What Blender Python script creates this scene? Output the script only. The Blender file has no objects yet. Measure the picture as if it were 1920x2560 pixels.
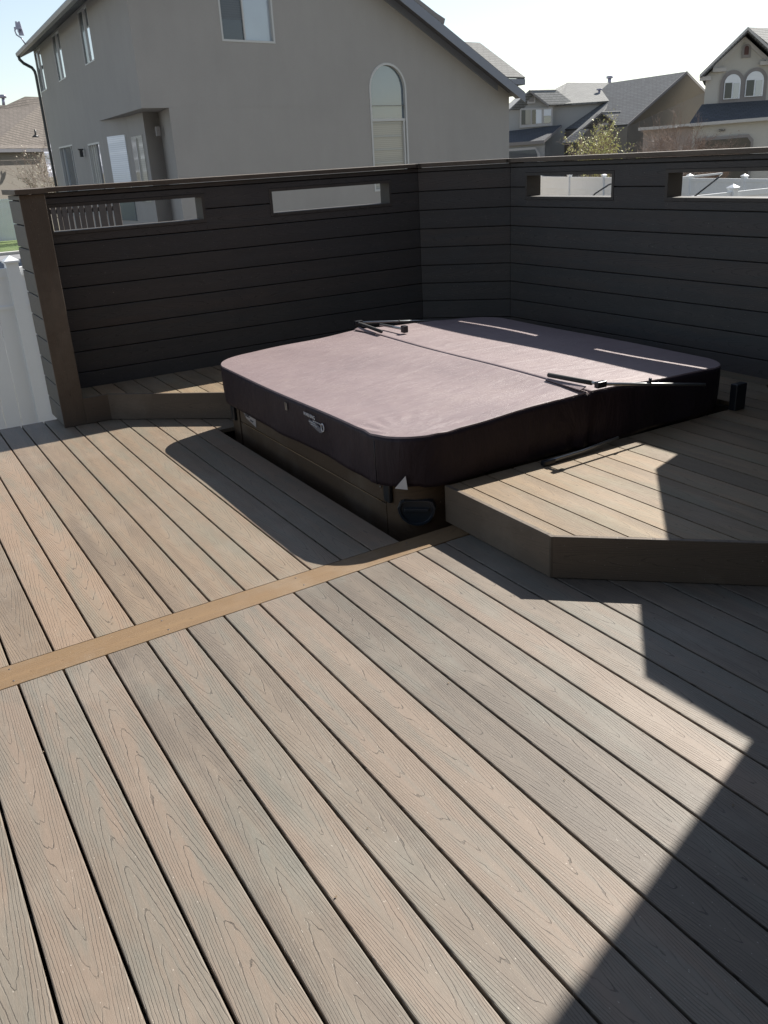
import bpy, bmesh, math, random
from mathutils import Vector, Matrix
random.seed(7)
SC = bpy.context.scene
COL = SC.collection
R = math.radians

# ------------------------------------------------------------------ helpers
class MB:
    """collects geometry, builds it as one mesh object"""
    def __init__(s): s.v=[]; s.f=[]; s.at={}; s.sm=[]
    def add(s, vs, fs, smooth=False, **at):
        o=len(s.v); s.v += [tuple(v) for v in vs]
        for f in fs: s.f.append(tuple(o+i for i in f)); s.sm.append(smooth)
        for k_,val in at.items():
            L=s.at.setdefault(k_,{})
            for i in range(len(vs)): L[o+i]=val[i] if isinstance(val,(list,tuple)) else val
    def box(s, x0,x1,y0,y1,z0,z1, **at):
        s.add([(x0,y0,z0),(x1,y0,z0),(x1,y1,z0),(x0,y1,z0),(x0,y0,z1),(x1,y0,z1),(x1,y1,z1),(x0,y1,z1)],
              [(0,3,2,1),(4,5,6,7),(0,1,5,4),(1,2,6,5),(2,3,7,6),(3,0,4,7)], **at)
    def obox(s, p, a, b, c, **at):
        p,a,b,c=map(Vector,(p,a,b,c))
        if a.cross(b).dot(c)<0: a,b=b,a
        s.add([p,p+a,p+a+b,p+b,p+c,p+a+c,p+a+b+c,p+b+c],
              [(0,3,2,1),(4,5,6,7),(0,1,5,4),(1,2,6,5),(2,3,7,6),(3,0,4,7)], **at)
    def prism(s, poly, vec, **at):
        P=[Vector(p) for p in poly]; w=Vector(vec); n=len(P)
        nm=Vector((0,0,0))
        for i in range(n): nm+= (P[i]-P[0]).cross(P[(i+1)%n]-P[0])
        if nm.dot(w)>0: P=P[::-1]
        s.add(P+[p+w for p in P],[tuple(range(n)),tuple(range(2*n-1,n-1,-1))]+[(i,i+n,(i+1)%n+n,(i+1)%n) for i in range(n)], **at)
    def slab(s, poly, t, **at):
        P=[Vector(p) for p in poly]; nm=Vector((0,0,0))
        for i in range(len(P)): nm+=(P[i]-P[0]).cross(P[(i+1)%len(P)]-P[0])
        nm.normalize()
        if nm.z<0: nm=-nm
        s.prism(poly, -nm*t, **at)
    def tube(s, pts, r, n=8, cap=True):
        P=[Vector(p) for p in pts]; rr=r if isinstance(r,(list,tuple)) else [r]*len(P)
        vs=[];fs=[];up=Vector((0,0,1)); pu=None
        for i,p in enumerate(P):
            d=(P[min(i+1,len(P)-1)]-P[max(i-1,0)]).normalized()
            if pu is None:
                pu=d.cross(up if abs(d.z)<.9 else Vector((1,0,0))).normalized()
            else: pu=(pu-d*pu.dot(d)).normalized()
            b=d.cross(pu)
            for k_ in range(n):
                a=2*math.pi*k_/n; vs.append(p+(pu*math.cos(a)+b*math.sin(a))*rr[i])
        for i in range(len(P)-1):
            for k_ in range(n):
                fs.append((i*n+k_,i*n+(k_+1)%n,(i+1)*n+(k_+1)%n,(i+1)*n+k_))
        if cap: fs.append(tuple(range(n-1,-1,-1))); fs.append(tuple((len(P)-1)*n+k_ for k_ in range(n)))
        s.add(vs,fs,smooth=True)
    def build(s, name, mat, parent=None, bevel=0):
        me=bpy.data.meshes.new(name); me.from_pydata(s.v,[],s.f); me.update()
        for p,q in zip(me.polygons,s.sm): p.use_smooth=q
        for k_,L in s.at.items():
            a=me.attributes.new(k_,'FLOAT','POINT')
            for i in range(len(s.v)): a.data[i].value=L.get(i,0.0)
        o=bpy.data.objects.new(name,me); COL.objects.link(o)
        if mat: me.materials.append(mat)
        if parent: o.parent=parent
        if bevel:
            m=o.modifiers.new('bevel','BEVEL'); m.width=bevel; m.segments=2; m.limit_method='ANGLE'; m.angle_limit=R(40)
        return o
def tag(o,label=None,cat=None,group=None,kind=None):
    if label:o['label']=label
    if cat:o['category']=cat
    if group:o['group']=group
    if kind:o['kind']=kind
    return o
def empty(name,loc=(0,0,0)):
    o=bpy.data.objects.new(name,None); COL.objects.link(o); o.location=loc; o.empty_display_size=.2
    bpy.context.view_layer.update(); return o
def thing(name,label,cat,loc=(0,0,0),group=None):
    return tag(empty(name,(0,0,0)),label,cat,group)
def copy_tree(o,parent=None):
    c=o.copy(); COL.objects.link(c); c.parent=parent
    for ch in list(o.children): copy_tree(ch,c)
    return c
def text_mesh(name,body,size,origin,ux,uy,mat,parent,ext=.0006):
    cu=bpy.data.curves.new(name,'FONT'); cu.body=body; cu.size=size; cu.extrude=ext; cu.align_x='LEFT'
    to=bpy.data.objects.new(name+'_src',cu); COL.objects.link(to)
    bpy.context.view_layer.update()
    me=bpy.data.meshes.new_from_object(to); bpy.data.objects.remove(to)
    ux=Vector(ux).normalized(); uy=Vector(uy).normalized(); n=ux.cross(uy); o0=Vector(origin)
    for v in me.vertices:
        c=v.co.copy(); v.co=o0+ux*c.x+uy*c.y+n*c.z
    me.materials.clear(); me.materials.append(mat); me.name=name
    o=bpy.data.objects.new(name,me); COL.objects.link(o); o.parent=parent
    return o

# ------------------------------------------------------------------ materials
class NT:
    def __init__(s,name):
        s.m=bpy.data.materials.new(name); s.m.use_nodes=True; s.t=s.m.node_tree; s.n=s.t.nodes; s.l=s.t.links
        s.b=s.n['Principled BSDF']; s.tc=None
    def node(s,t,**kw):
        n=s.n.new(t)
        for k_,v in kw.items():
            if k_ in n.inputs: n.inputs[k_].default_value=v
            else: setattr(n,k_,v)
        return n
    def L(s,a,b): s.l.new(a,b)
    def obj(s):
        if not s.tc: s.tc=s.node('ShaderNodeTexCoord')
        return s.tc.outputs['Object']
    def mapping(s,scale,src=None,rot=(0,0,0)):
        m=s.node('ShaderNodeMapping'); m.inputs['Scale'].default_value=scale; m.inputs['Rotation'].default_value=rot
        s.L(src or s.obj(),m.inputs['Vector']); return m.outputs[0]
    def noise(s,vec,scale,detail=4,rough=.5,dist=0):
        n=s.node('ShaderNodeTexNoise'); n.inputs['Scale'].default_value=scale; n.inputs['Detail'].default_value=detail
        n.inputs['Roughness'].default_value=rough; n.inputs['Distortion'].default_value=dist
        if vec: s.L(vec,n.inputs['Vector'])
        return n.outputs['Fac']
    def math(s,op,a,b=None,c=None):
        n=s.node('ShaderNodeMath',operation=op)
        for i,x in enumerate((a,b,c)):
            if x is None: continue
            if isinstance(x,(int,float)): n.inputs[i].default_value=x
            else: s.L(x,n.inputs[i])
        return n.outputs[0]
    def ramp(s,fac,stops,interp='LINEAR'):
        n=s.node('ShaderNodeValToRGB'); cr=n.color_ramp; cr.interpolation=interp
        while len(cr.elements)<len(stops): cr.elements.new(.5)
        for e,(p,c) in zip(cr.elements,stops):
            e.position=p; e.color=(*c,1) if len(c)==3 else c
        s.L(fac,n.inputs[0]); return n.outputs[0]
    def mix(s,fac,a,b,blend='MIX'):
        n=s.node('ShaderNodeMix',data_type='RGBA',blend_type=blend)
        for i,x in ((0,fac),(6,a),(7,b)):
            if isinstance(x,(int,float)): n.inputs[i].default_value=x
            elif isinstance(x,tuple): n.inputs[i].default_value=(*x,1) if len(x)==3 else x
            else: s.L(x,n.inputs[i])
        return n.outputs[2]
    def attr(s,name):
        n=s.node('ShaderNodeAttribute'); n.attribute_name=name; return n.outputs['Fac']
    def comb(s,x,y,z):
        n=s.node('ShaderNodeCombineXYZ')
        for i,v in enumerate((x,y,z)):
            if isinstance(v,(int,float)): n.inputs[i].default_value=v
            else: s.L(v,n.inputs[i])
        return n.outputs[0]
    def bump(s,h,strength=.3,dist=.005):
        n=s.node('ShaderNodeBump'); n.inputs['Strength'].default_value=strength; n.inputs['Distance'].default_value=dist
        s.L(h,n.inputs['Height']); s.L(n.outputs[0],s.b.inputs['Normal']); return n
    def col(s,c):
        if isinstance(c,tuple): s.b.inputs['Base Color'].default_value=(*c,1)
        else: s.L(c,s.b.inputs['Base Color'])
    def set(s,**kw):
        for k_,v in kw.items():
            i=s.b.inputs[k_.replace('_',' ')]
            if isinstance(v,(int,float)): i.default_value=v
            else: s.L(v,i)
        return s

def plain(name,c,rough=.6,var=.15,scale=8,metal=0,bump=0,spec=.5,bscale=60):
    t=NT(name); n=t.noise(t.obj(),scale,5,.6)
    f=t.math('MULTIPLY_ADD',n,2*var,1-var)
    cc=t.mix(1,tuple(c),t.comb(f,f,f),'MULTIPLY'); t.col(cc)
    t.set(Roughness=rough,Metallic=metal); t.b.inputs['Specular IOR Level'].default_value=spec
    if bump: t.bump(t.noise(t.obj(),bscale,3,.6),bump,.01)
    return t.m

def wood_mat(name,cols,grain=.55,rough=.6,spec=.32,bump=.5,dust=.28):
    """composite decking: attributes bu (metres along the board), bv (metres across from its middle), bid (0..1 per board)"""
    t=NT(name); bu=t.attr('bu'); bv=t.attr('bv'); bid=t.attr('bid')
    off=t.math('MULTIPLY',bid,37.0)
    sgn=t.math('MULTIPLY_ADD',t.math('GREATER_THAN',t.math('FRACT',t.math('MULTIPLY',bid,53.0)),.75),16.0,-8.5)
    # slow wander of the centre of the figure
    c1=t.noise(t.comb(t.math('MULTIPLY',bu,.9),off,0.0),1,1,.5)
    v0=t.math('MULTIPLY_ADD',c1,.06,-.03)
    vv=t.math('SUBTRACT',bv,v0)
    jag=t.noise(t.comb(t.math('MULTIPLY',bu,24.0),t.math('MULTIPLY',bv,40.0),off),1,3,.6)
    jag2=t.noise(t.comb(t.math('MULTIPLY',bu,4.0),t.math('MULTIPLY',bv,30.0),off),1,2,.5)
    fig=t.noise(t.comb(t.math('MULTIPLY',bu,.8),t.math('MULTIPLY',bv,2.0),off),1,1,.4)
    kk=t.math('MULTIPLY_ADD',t.math('FRACT',t.math('MULTIPLY',bid,17.0)),50.0,128.0)
    hyp=t.math('SQRT',t.math('ADD',t.math('MULTIPLY',vv,vv),.0006))
    ring=t.math('ADD',t.math('MULTIPLY',hyp,kk),t.math('MULTIPLY',bu,sgn))
    ring=t.math('ADD',ring,t.math('MULTIPLY',fig,3.5))
    irr=t.noise(t.comb(t.math('MULTIPLY',bu,.35),t.math('MULTIPLY',bv,38.0),off),1,1,.5)
    ring=t.math('ADD',ring,t.math('MULTIPLY',irr,1.7))
    ring=t.math('ADD',ring,t.math('MULTIPLY',jag,.62))
    ring=t.math('ADD',ring,t.math('MULTIPLY',jag2,.9))
    fr=t.math('FRACT',ring)
    grad=t.math('MULTIPLY_ADD',t.math('DIVIDE',t.math('ABSOLUTE',vv),hyp),125.0,26.0)
    line=t.math('DIVIDE',t.math('ABSOLUTE',t.math('SUBTRACT',fr,.5)),grad)       # metres from the nearest line
    line=t.math('MULTIPLY',line,1080.0)
    lw=t.ramp(line,[(0,(1,1,1)),(.55,(.95,.95,.95)),(1.0,(0,0,0))])
    brk=t.noise(t.comb(t.math('MULTIPLY',bu,9.0),t.math('MULTIPLY',bv,45.0),off),1,2,.5)
    lw=t.math('MULTIPLY',lw,t.ramp(brk,[(.3,(.35,.35,.35)),(.55,(1,1,1))]))
    # streaky colour
    s1=t.noise(t.comb(t.math('MULTIPLY',bu,1.5),t.math('MULTIPLY',bv,16.0),off),1,4,.6,.4)
    s2=t.noise(t.comb(t.math('MULTIPLY_ADD',bu,2.2,5.0),t.math('MULTIPLY',bv,9.0),off),1,3,.6,.3)
    tone=t.math('ADD',t.math('MULTIPLY',s1,.9),t.math('MULTIPLY_ADD',bid,.7,-.29))
    base=t.ramp(tone,[(.22,cols[0]),(.4,cols[1]),(.52,cols[2]),(.63,cols[3]),(.8,cols[4])])
    base=t.mix(t.ramp(s2,[(.5,(0,0,0)),(.72,(.75,.75,.75))]),base,cols[5])
    fine=t.noise(t.comb(t.math('MULTIPLY',bu,45.0),t.math('MULTIPLY',bv,420.0),off),1,3,.7)
    ff=t.math('MULTIPLY_ADD',fine,.36,.82)
    base=t.mix(1,base,t.comb(ff,ff,ff),'MULTIPLY')
    speck=t.noise(t.comb(t.math('MULTIPLY',bu,120.0),t.math('MULTIPLY',bv,260.0),off),1,1,.5)
    sp=t.ramp(speck,[(.755,(0,0,0)),(.79,(1,1,1))])
    base=t.mix(t.math('MULTIPLY',sp,.5),base,(.55,.5,.44))
    col=t.mix(t.math('MULTIPLY',lw,grain),base,tuple(x*.28 for x in cols[0]))
    # dust and faint footmarks
    d=t.noise(t.obj(),2.2,5,.65); col=t.mix(t.ramp(d,[(.5,(0,0,0)),(.75,(dust,dust,dust))]),col,(.3,.262,.215))
    t.col(col)
    t.set(Roughness=t.math('MULTIPLY_ADD',fine,.22,rough-.1)); t.b.inputs['Specular IOR Level'].default_value=spec
    h=t.math('SUBTRACT',t.math('MULTIPLY',fine,.5),t.math('MULTIPLY',lw,1.0))
    t.bump(h,bump,.0012)
    return t.m

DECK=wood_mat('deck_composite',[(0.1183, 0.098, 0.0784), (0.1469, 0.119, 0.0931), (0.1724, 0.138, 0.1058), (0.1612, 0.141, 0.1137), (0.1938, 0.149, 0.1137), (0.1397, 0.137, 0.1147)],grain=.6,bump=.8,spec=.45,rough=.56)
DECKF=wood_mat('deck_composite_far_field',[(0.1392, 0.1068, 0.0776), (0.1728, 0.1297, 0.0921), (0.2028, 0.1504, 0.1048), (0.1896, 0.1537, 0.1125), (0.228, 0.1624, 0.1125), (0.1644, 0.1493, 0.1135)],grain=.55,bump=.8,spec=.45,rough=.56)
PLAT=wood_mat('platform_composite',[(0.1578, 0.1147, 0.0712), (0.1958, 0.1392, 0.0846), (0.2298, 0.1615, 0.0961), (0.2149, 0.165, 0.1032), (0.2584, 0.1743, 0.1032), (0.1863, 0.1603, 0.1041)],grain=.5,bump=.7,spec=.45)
TRIM=wood_mat('trim_composite',[(0.1674,0.1053,0.0537),(0.186,0.1188,0.0623),(0.1922,0.1242,0.0645),(0.1984,0.1269,0.0667),(0.2108,0.135,0.0709),(0.1798,0.1161,0.0602)],grain=.4)
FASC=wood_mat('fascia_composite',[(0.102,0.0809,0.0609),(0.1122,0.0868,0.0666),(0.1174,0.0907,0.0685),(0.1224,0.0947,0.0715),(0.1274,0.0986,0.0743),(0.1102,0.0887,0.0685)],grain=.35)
COLM=wood_mat('column_composite',[(.13,.12,.108),(.135,.124,.11),(.14,.128,.115),(.142,.13,.117),(.15,.134,.118),(.13,.122,.113)],grain=.3,dust=.05)
FRMM=wood_mat('opening_trim_composite',[(.07,.063,.056),(.074,.066,.058),(.078,.069,.06),(.08,.071,.062),(.083,.073,.064),(.072,.066,.06)],grain=.3,dust=.05)
SCRN=wood_mat('screen_composite',[(.072,.068,.065),(.078,.072,.068),(.082,.074,.069),(.076,.074,.071),(.088,.077,.07),(.07,.071,.071)],grain=.5,rough=.62,spec=.3,bump=.4,dust=.05)
DARKIN=plain('dark_framing',(.035,.03,.026),.9)

def vinyl():
    t=NT('cover_vinyl'); n=t.noise(t.obj(),2.2,5,.6,.3); n2=t.noise(t.obj(),11,4,.6)
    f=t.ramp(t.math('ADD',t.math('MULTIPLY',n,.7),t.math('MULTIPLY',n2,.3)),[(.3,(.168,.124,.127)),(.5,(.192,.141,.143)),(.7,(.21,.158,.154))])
    sp=t.noise(t.obj(),70,1,.5); f=t.mix(t.math('MULTIPLY',t.ramp(sp,[(.77,(0,0,0)),(.8,(1,1,1))]),.45),f,(.5,.42,.4))
    t.col(f); t.set(Roughness=t.math('MULTIPLY_ADD',n2,.12,.5)); t.b.inputs['Specular IOR Level'].default_value=.6
    wv=t.noise(t.mapping((1,3,1)),3.2,3,.5,.6); fine=t.noise(t.obj(),420,1,.5)
    cr=t.noise(t.mapping((1.2,5,1),rot=(0,0,.5)),2.0,6,.75,1.2); cr=t.ramp(t.math('ABSOLUTE',t.math('SUBTRACT',cr,.5)),[(0,(0,0,0)),(.02,(1,1,1))])
    t.bump(t.math('ADD',t.math('ADD',t.math('MULTIPLY',wv,1.0),t.math('MULTIPLY',cr,.05)),t.math('MULTIPLY',fine,.03)),.45,.02)
    return t.m
VINYL=vinyl()
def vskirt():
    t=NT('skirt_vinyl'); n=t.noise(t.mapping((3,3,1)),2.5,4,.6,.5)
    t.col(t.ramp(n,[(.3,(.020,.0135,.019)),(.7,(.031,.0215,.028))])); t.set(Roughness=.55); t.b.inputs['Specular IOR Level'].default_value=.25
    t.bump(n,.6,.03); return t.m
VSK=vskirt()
CAB=wood_mat('cabinet_panel',[(0.0808,0.052,0.0315),(0.0855,0.056,0.0347),(0.0902,0.06,0.0368),(0.095,0.063,0.0399),(0.0997,0.065,0.0399),(0.0836,0.056,0.0357)],grain=.3,rough=.5)
BLACKP=plain('black_plastic',(.014,.016,.02),.35)
NAVYP=plain('dark_handle_plastic',(.02,.026,.035),.28)
RUB=plain('black_foam',(.03,.03,.03),.75)
ALU=plain('grey_metal_tube',(.33,.34,.34),.3,.05,metal=.7)
WHITEP=plain('white_print',(.62,.63,.66),.5,.05)
SILVER=plain('silver_badge',(.4,.39,.4),.4,.1,metal=.2)
DARKPR=plain('dark_print',(.05,.05,.06),.5)
PVC=plain('white_vinyl_fence',(.82,.83,.84),.45,.05,2)

def stucco(name,c,var=.05):
    t=NT(name); n=t.noise(t.obj(),.7,5,.6); n2=t.noise(t.mapping((1,1,.25)),2.5,4,.6)
    f=t.math('MULTIPLY_ADD',t.math('ADD',n,t.math('MULTIPLY',n2,.6)),var*2,1-var*1.6)
    g=t.noise(t.obj(),55,3,.7); f=t.math('MULTIPLY',f,t.math('MULTIPLY_ADD',g,.16,.92))
    t.col(t.mix(1,c,t.comb(f,f,f),'MULTIPLY')); t.set(Roughness=.92); t.b.inputs['Specular IOR Level'].default_value=.2
    t.bump(g,.35,.012); return t.m
STUC=stucco('grey_stucco',(.345,.322,.30),.09)
STUC2=stucco('tan_stucco',(.20,.183,.16))
OWNW=stucco('dark_brown_stucco',(.10,.09,.08))  # unseen home walls, darkened to weaken bounce light on the deck
STUC3=stucco('pale_stucco',(.50,.48,.44))
STUC4=stucco('warm_grey_stucco',(.40,.395,.38))
STTRIM=plain('stucco_trim',(.27,.25,.24),.85,.06)
def shingle(name,c,ang=0.0,sc=1.0):
    t=NT(name)
    n=t.node('ShaderNodeTexBrick'); n.inputs['Scale'].default_value=1.0*sc
    n.inputs['Color1'].default_value=(*[x*1.1 for x in c],1); n.inputs['Color2'].default_value=(*[x*.86 for x in c],1)
    n.inputs['Mortar'].default_value=(*[x*.5 for x in c],1); n.inputs['Mortar Size'].default_value=.012
    n.inputs['Brick Width'].default_value=.3; n.inputs['Row Height'].default_value=.075; n.inputs['Bias'].default_value=-.1
    u=t.attr('ru'); v=t.attr('rv')
    t.L(t.comb(u,t.math('MULTIPLY',v,.5),0.0),n.inputs['Vector'])
    g=t.noise(t.obj(),30,4,.7); f=t.math('MULTIPLY_ADD',g,.5,.75)
    t.col(t.mix(1,n.outputs['Color'],t.comb(f,f,f),'MULTIPLY')); t.set(Roughness=.9)
    t.bump(g,.4,.02); return t.m
SH_G=shingle('grey_shingles',(.14,.14,.135)); SH_T=shingle('tan_shingles',(.135,.115,.10)); SH_D=shingle('dark_shingles',(.085,.09,.10)); SH_L=shingle('light_shingles',(.25,.25,.24)); SH_M=shingle('slate_shingles',(.15,.155,.16))
FASG=plain('grey_fascia_paint',(.19,.2,.235),.5,.05); SOFF=plain('soffit_paint',(.10,.10,.115),.6,.05); GUT=plain('gutter_metal',(.22,.22,.22),.35,.06,metal=.2); DSP=plain('downspout_metal',(.06,.065,.065),.4,.05)
FRAME=plain('window_frame_vinyl',(.5,.49,.47),.45,.03); FASW=plain('white_fascia_paint',(.5,.48,.46),.5,.05)
def glass(name,c,rough=.04,ior=1.9):
    t=NT(name); n=t.noise(t.obj(),1.4,2,.5); t.col(t.mix(n,tuple(x*.8 for x in c),c)); t.set(Roughness=rough); t.b.inputs['IOR'].default_value=ior
    t.b.inputs['Coat Weight'].default_value=.6; t.b.inputs['Coat Roughness'].default_value=.02
    t.bump(t.noise(t.obj(),1.1,1,.5),.06,.05); return t.m
GL_D=glass('window_glass_screened',(.035,.045,.05),.3,1.45); GL_S=glass('window_glass_curtained',(.42,.47,.52),.05,1.9); GL_R=glass('window_glass_sky',(.85,.87,.9),.06,1.6); GL_R.node_tree.nodes['Principled BSDF'].inputs['Metallic'].default_value=.85
GL_B=glass('window_glass_blue',(.10,.14,.18),.05,2.1); GL_N=glass('window_glass_dark',(.03,.035,.045),.05,1.6)
def blinds(name,c):
    t=NT(name); w=t.node('ShaderNodeTexWave',wave_type='BANDS',bands_direction='Z'); w.inputs['Scale'].default_value=6; t.L(t.obj(),w.inputs['Vector'])
    t.col(t.mix(w.outputs['Fac'],tuple(x*.8 for x in c),c)); t.set(Roughness=.6); t.b.inputs['Coat Weight'].default_value=.5; t.b.inputs['Coat Roughness'].default_value=.03; return t.m
BL_W=blinds('white_blind',(.85,.88,.92)); BL_D=blinds('dark_blind',(.09,.1,.11)); BL_C=blinds('cream_blind_and_reflection',(.42,.4,.34))
DKW=plain('dark_stained_wood',(.055,.042,.036),.7,.35,14); BRONZE=plain('dark_bronze',(.03,.03,.03),.4)
PIPE=plain('galvanised_vent',(.35,.34,.42),.4,.1,metal=.3)
BARK=plain('twig_bark',(.22,.16,.13),.8,.2); LEAF=plain('spring_leaf',(.55,.55,.22),.6,.3,3); LEAF2=plain('dry_bud_leaf',(.26,.2,.15),.7,.3,3); BLOSS=plain('pale_blossom',(.5,.46,.36),.7,.2,3)
BG={'A_gable': [(34.38, 43.6, 3.41), (35.55, 42.92, 4.48), (36.57, 42.32, 3.71)], 'A_ridge1': [(35.29, 42.61, 4.53), (37.23, 42.62, 4.53)], 'A_eaves1': [(34.29, 43.19, 3.58), (36.24, 42.05, 3.71)], 'A_hiplight': [(40.11, 44.88, 5.05), (42.31, 43.59, 4.9), (39.66, 40.74, 3.75), (37.35, 42.1, 3.73)], 'A_hipdark': [(38.18, 43.7, 4.65), (40.11, 44.88, 5.05), (37.35, 42.1, 3.73), (36.95, 42.33, 3.7)], 'A_wallmid': [(36.66, 42.85, 3.74), (37.57, 42.31, 3.72), (39.86, 40.98, 3.7)], 'A_porch': [(34.16, 43.62, 2.44), (37.11, 41.89, 2.62), (34.97, 40.94, 1.85), (32.97, 42.11, 1.82)], 'A_garwall': [(33.1, 42.27, 1.81), (35.15, 41.07, 1.82)], 'A_door': [(33.19, 42.1, 1.43), (34.61, 41.27, 1.45), (34.75, 41.18, 1.15)], 'A_dark2': [(39.8, 40.89, 3.75), (37.82, 39.5, 3.03), (35.89, 39.24, 1.66), (35.69, 40.29, 1.67)], 'A_entry': [(37.0, 38.59, 3.11), (38.64, 38.57, 3.11), (36.1, 39.12, 2.31), (37.8, 38.13, 2.44), (38.98, 38.6, 2.48)], 'A_entrywall': [(36.17, 39.43, 1.64), (37.22, 38.81, 3.04), (38.02, 38.35, 2.38), (38.54, 38.04, 2.32)], 'A_arch': [(36.94, 38.86, 2.15), (37.72, 38.4, 2.1), (37.32, 38.64, 2.5)], 'A_mainridge': [(40.87, 36.33, 4.83), (41.47, 42.73, 4.83)], 'A_maineave': [(37.14, 36.77, 2.38), (44.18, 37.86, 4.0)], 'A_tripwin': [(35.01, 43.12, 3.62), (36.63, 42.17, 3.57), (36.64, 42.16, 2.62), (35.01, 43.12, 2.59), (35.57, 42.79, 3.63), (36.14, 42.46, 3.6)], 'A_vent': [(35.37, 42.91, 4.41), (35.77, 42.67, 3.83)], 'A_pipe': [(40.43, 42.38, 3.94), (40.39, 42.4, 4.42), (42.69, 43.96, 5.05)], 'B_wall': [(35.34, 30.29, 4.08), (36.79, 29.45, 5.56), (38.6, 28.39, 3.88), (35.33, 30.3, 2.9)], 'B_roof': [(36.23, 28.96, 5.87), (34.53, 29.96, 4.09), (38.38, 27.7, 3.86)], 'B_trim': [(35.56, 30.11, 4.45), (36.69, 29.45, 5.58), (38.03, 28.66, 4.37)], 'B_returns': [(34.78, 30.16, 4.18), (35.21, 29.91, 4.03), (35.43, 30.01, 4.51), (35.95, 29.71, 4.36), (37.25, 28.95, 4.66), (37.75, 28.65, 4.53)], 'B_vent': [(36.62, 29.49, 5.29), (36.99, 29.27, 4.73)], 'B_w1': [(35.9, 29.91, 4.26), (36.83, 29.37, 2.9), (36.01, 29.79, 4.09), (36.65, 29.41, 3.07)], 'B_w2': [(36.79, 29.39, 4.31), (37.73, 28.84, 2.93), (36.84, 29.3, 4.16), (37.55, 28.89, 3.12)], 'B_porch': [(35.19, 30.27, 2.92), (38.61, 28.27, 2.94), (37.0, 27.0, 2.22), (33.23, 29.21, 2.12)], 'B_gwall': [(33.64, 29.32, 2.08), (37.27, 27.19, 2.19), (31.73, 30.44, 1.99), (32.97, 29.71, 2.05)], 'B_lowroof': [(31.3, 30.34, 2.07), (32.8, 29.46, 2.1)], 'B_door': [(34.56, 28.67, 1.51), (35.72, 27.99, 1.54), (35.93, 27.87, 1.31), (33.76, 29.13, 1.48)], 'B_num': [(34.6, 28.7, 1.75), (34.83, 28.56, 1.75)], 'B_rightroof': [(36.49, 29.16, 5.89), (41.01, 30.45, 6.08), (38.53, 28.43, 4.52)], 'hill': [(1571.77, 1976.71, 141.65), (1591.16, 1965.36, 135.95), (1681.62, 2028.28, 149.05), (1726.36, 2002.08, 147.47), (1636.87, 2054.48, 156.48)], 'Lh_eave': [(7.84, 55.3, 3.05), (12.15, 60.11, 3.05)], 'Lh_ridge': [(9.13, 60.96, 5.54), (10.4, 61.38, 5.57), (10.82, 61.72, 5.66), (11.76, 62.32, 6.09), (13.33, 63.14, 6.08)], 'Lh_vent': [(10.27, 61.46, 5.61), (10.32, 61.43, 5.98), (11.02, 57.54, 3.68), (11.06, 57.52, 4.0)], 'Lh_branch': [(4.73, 25.04, 2.17), (5.02, 24.87, 2.13), (4.98, 24.9, 1.86)], 'dish': [(6.74, 34.29, 5.75), (6.57, 34.39, 6.02), (6.59, 34.38, 6.22), (6.78, 34.27, 5.94), (6.54, 34.41, 6.09), (6.57, 34.4, 6.24), (6.79, 34.27, 5.93)], 'pipe': [(7.0, 31.83, 6.05), (6.98, 31.83, 6.16)], 'sprig': [(25.54, 26.76, 0.79), (25.49, 26.79, 2.27), (24.9, 27.14, 1.53), (26.08, 26.45, 1.57)], 'bare': [(28.16, 25.23, 0.63), (28.17, 25.23, 2.16), (27.03, 25.89, 1.51), (29.35, 24.53, 1.37)], 'awn': [(11.89, 10.42, 0.94), (12.4, 10.12, 0.97), (12.08, 10.31, 0.71), (10.62, 11.16, 0.78), (10.81, 11.05, 0.9), (10.88, 11.01, 0.92)], 'picket': [(3.95, 19.7, 0.89), (4.97, 19.11, 0.83), (3.86, 19.76, 0.35), (5.71, 18.67, 0.47)], 'bump': [(15.82, 25.04, 6.16), (16.72, 24.51, 5.37), (16.95, 24.38, 5.2), (16.92, 24.39, 5.08), (16.77, 24.48, 5.05), (15.71, 25.1, 5.76)], 'blos': [(9.14, 45.64, 1.83)]}
W=.1445; C0=.1488; CL=.4357
rnd=random.Random(3)
def board(mb,x0,x1,ya,yb,z0,z1,g=.0038,rid=None):
    """ya,yb: (y at x0, y at x1) at both ends. Rounded top edges."""
    rid=rnd.random() if rid is None else rid
    a,b=x0+g,x1-g; r=.0032
    fy=lambda q,x: q[0]+(q[1]-q[0])*((x-x0)/(x1-x0))
    prof=[(a,z0),(a,z1-r),(a+r*.3,z1-r*.3),(a+r,z1),(b-r,z1),(b-r*.3,z1-r*.3),(b,z1-r),(b,z0)]
    vs=[];bu=[];bv=[];m=(a+b)/2; n=len(prof); uo=rid*9
    for q in (ya,yb):
        for x,z in prof:
            y=fy(q,x); vs.append((x,y,z)); bu.append(y+uo); bv.append(x-m)
    fs=[(i,(i+1)%n,(i+1)%n+n,i+n) for i in range(n)]+[tuple(range(n-1,-1,-1)),tuple(range(n,2*n))]
    mb.add(vs,fs,bu=bu,bv=bv,bid=rid)
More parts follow.
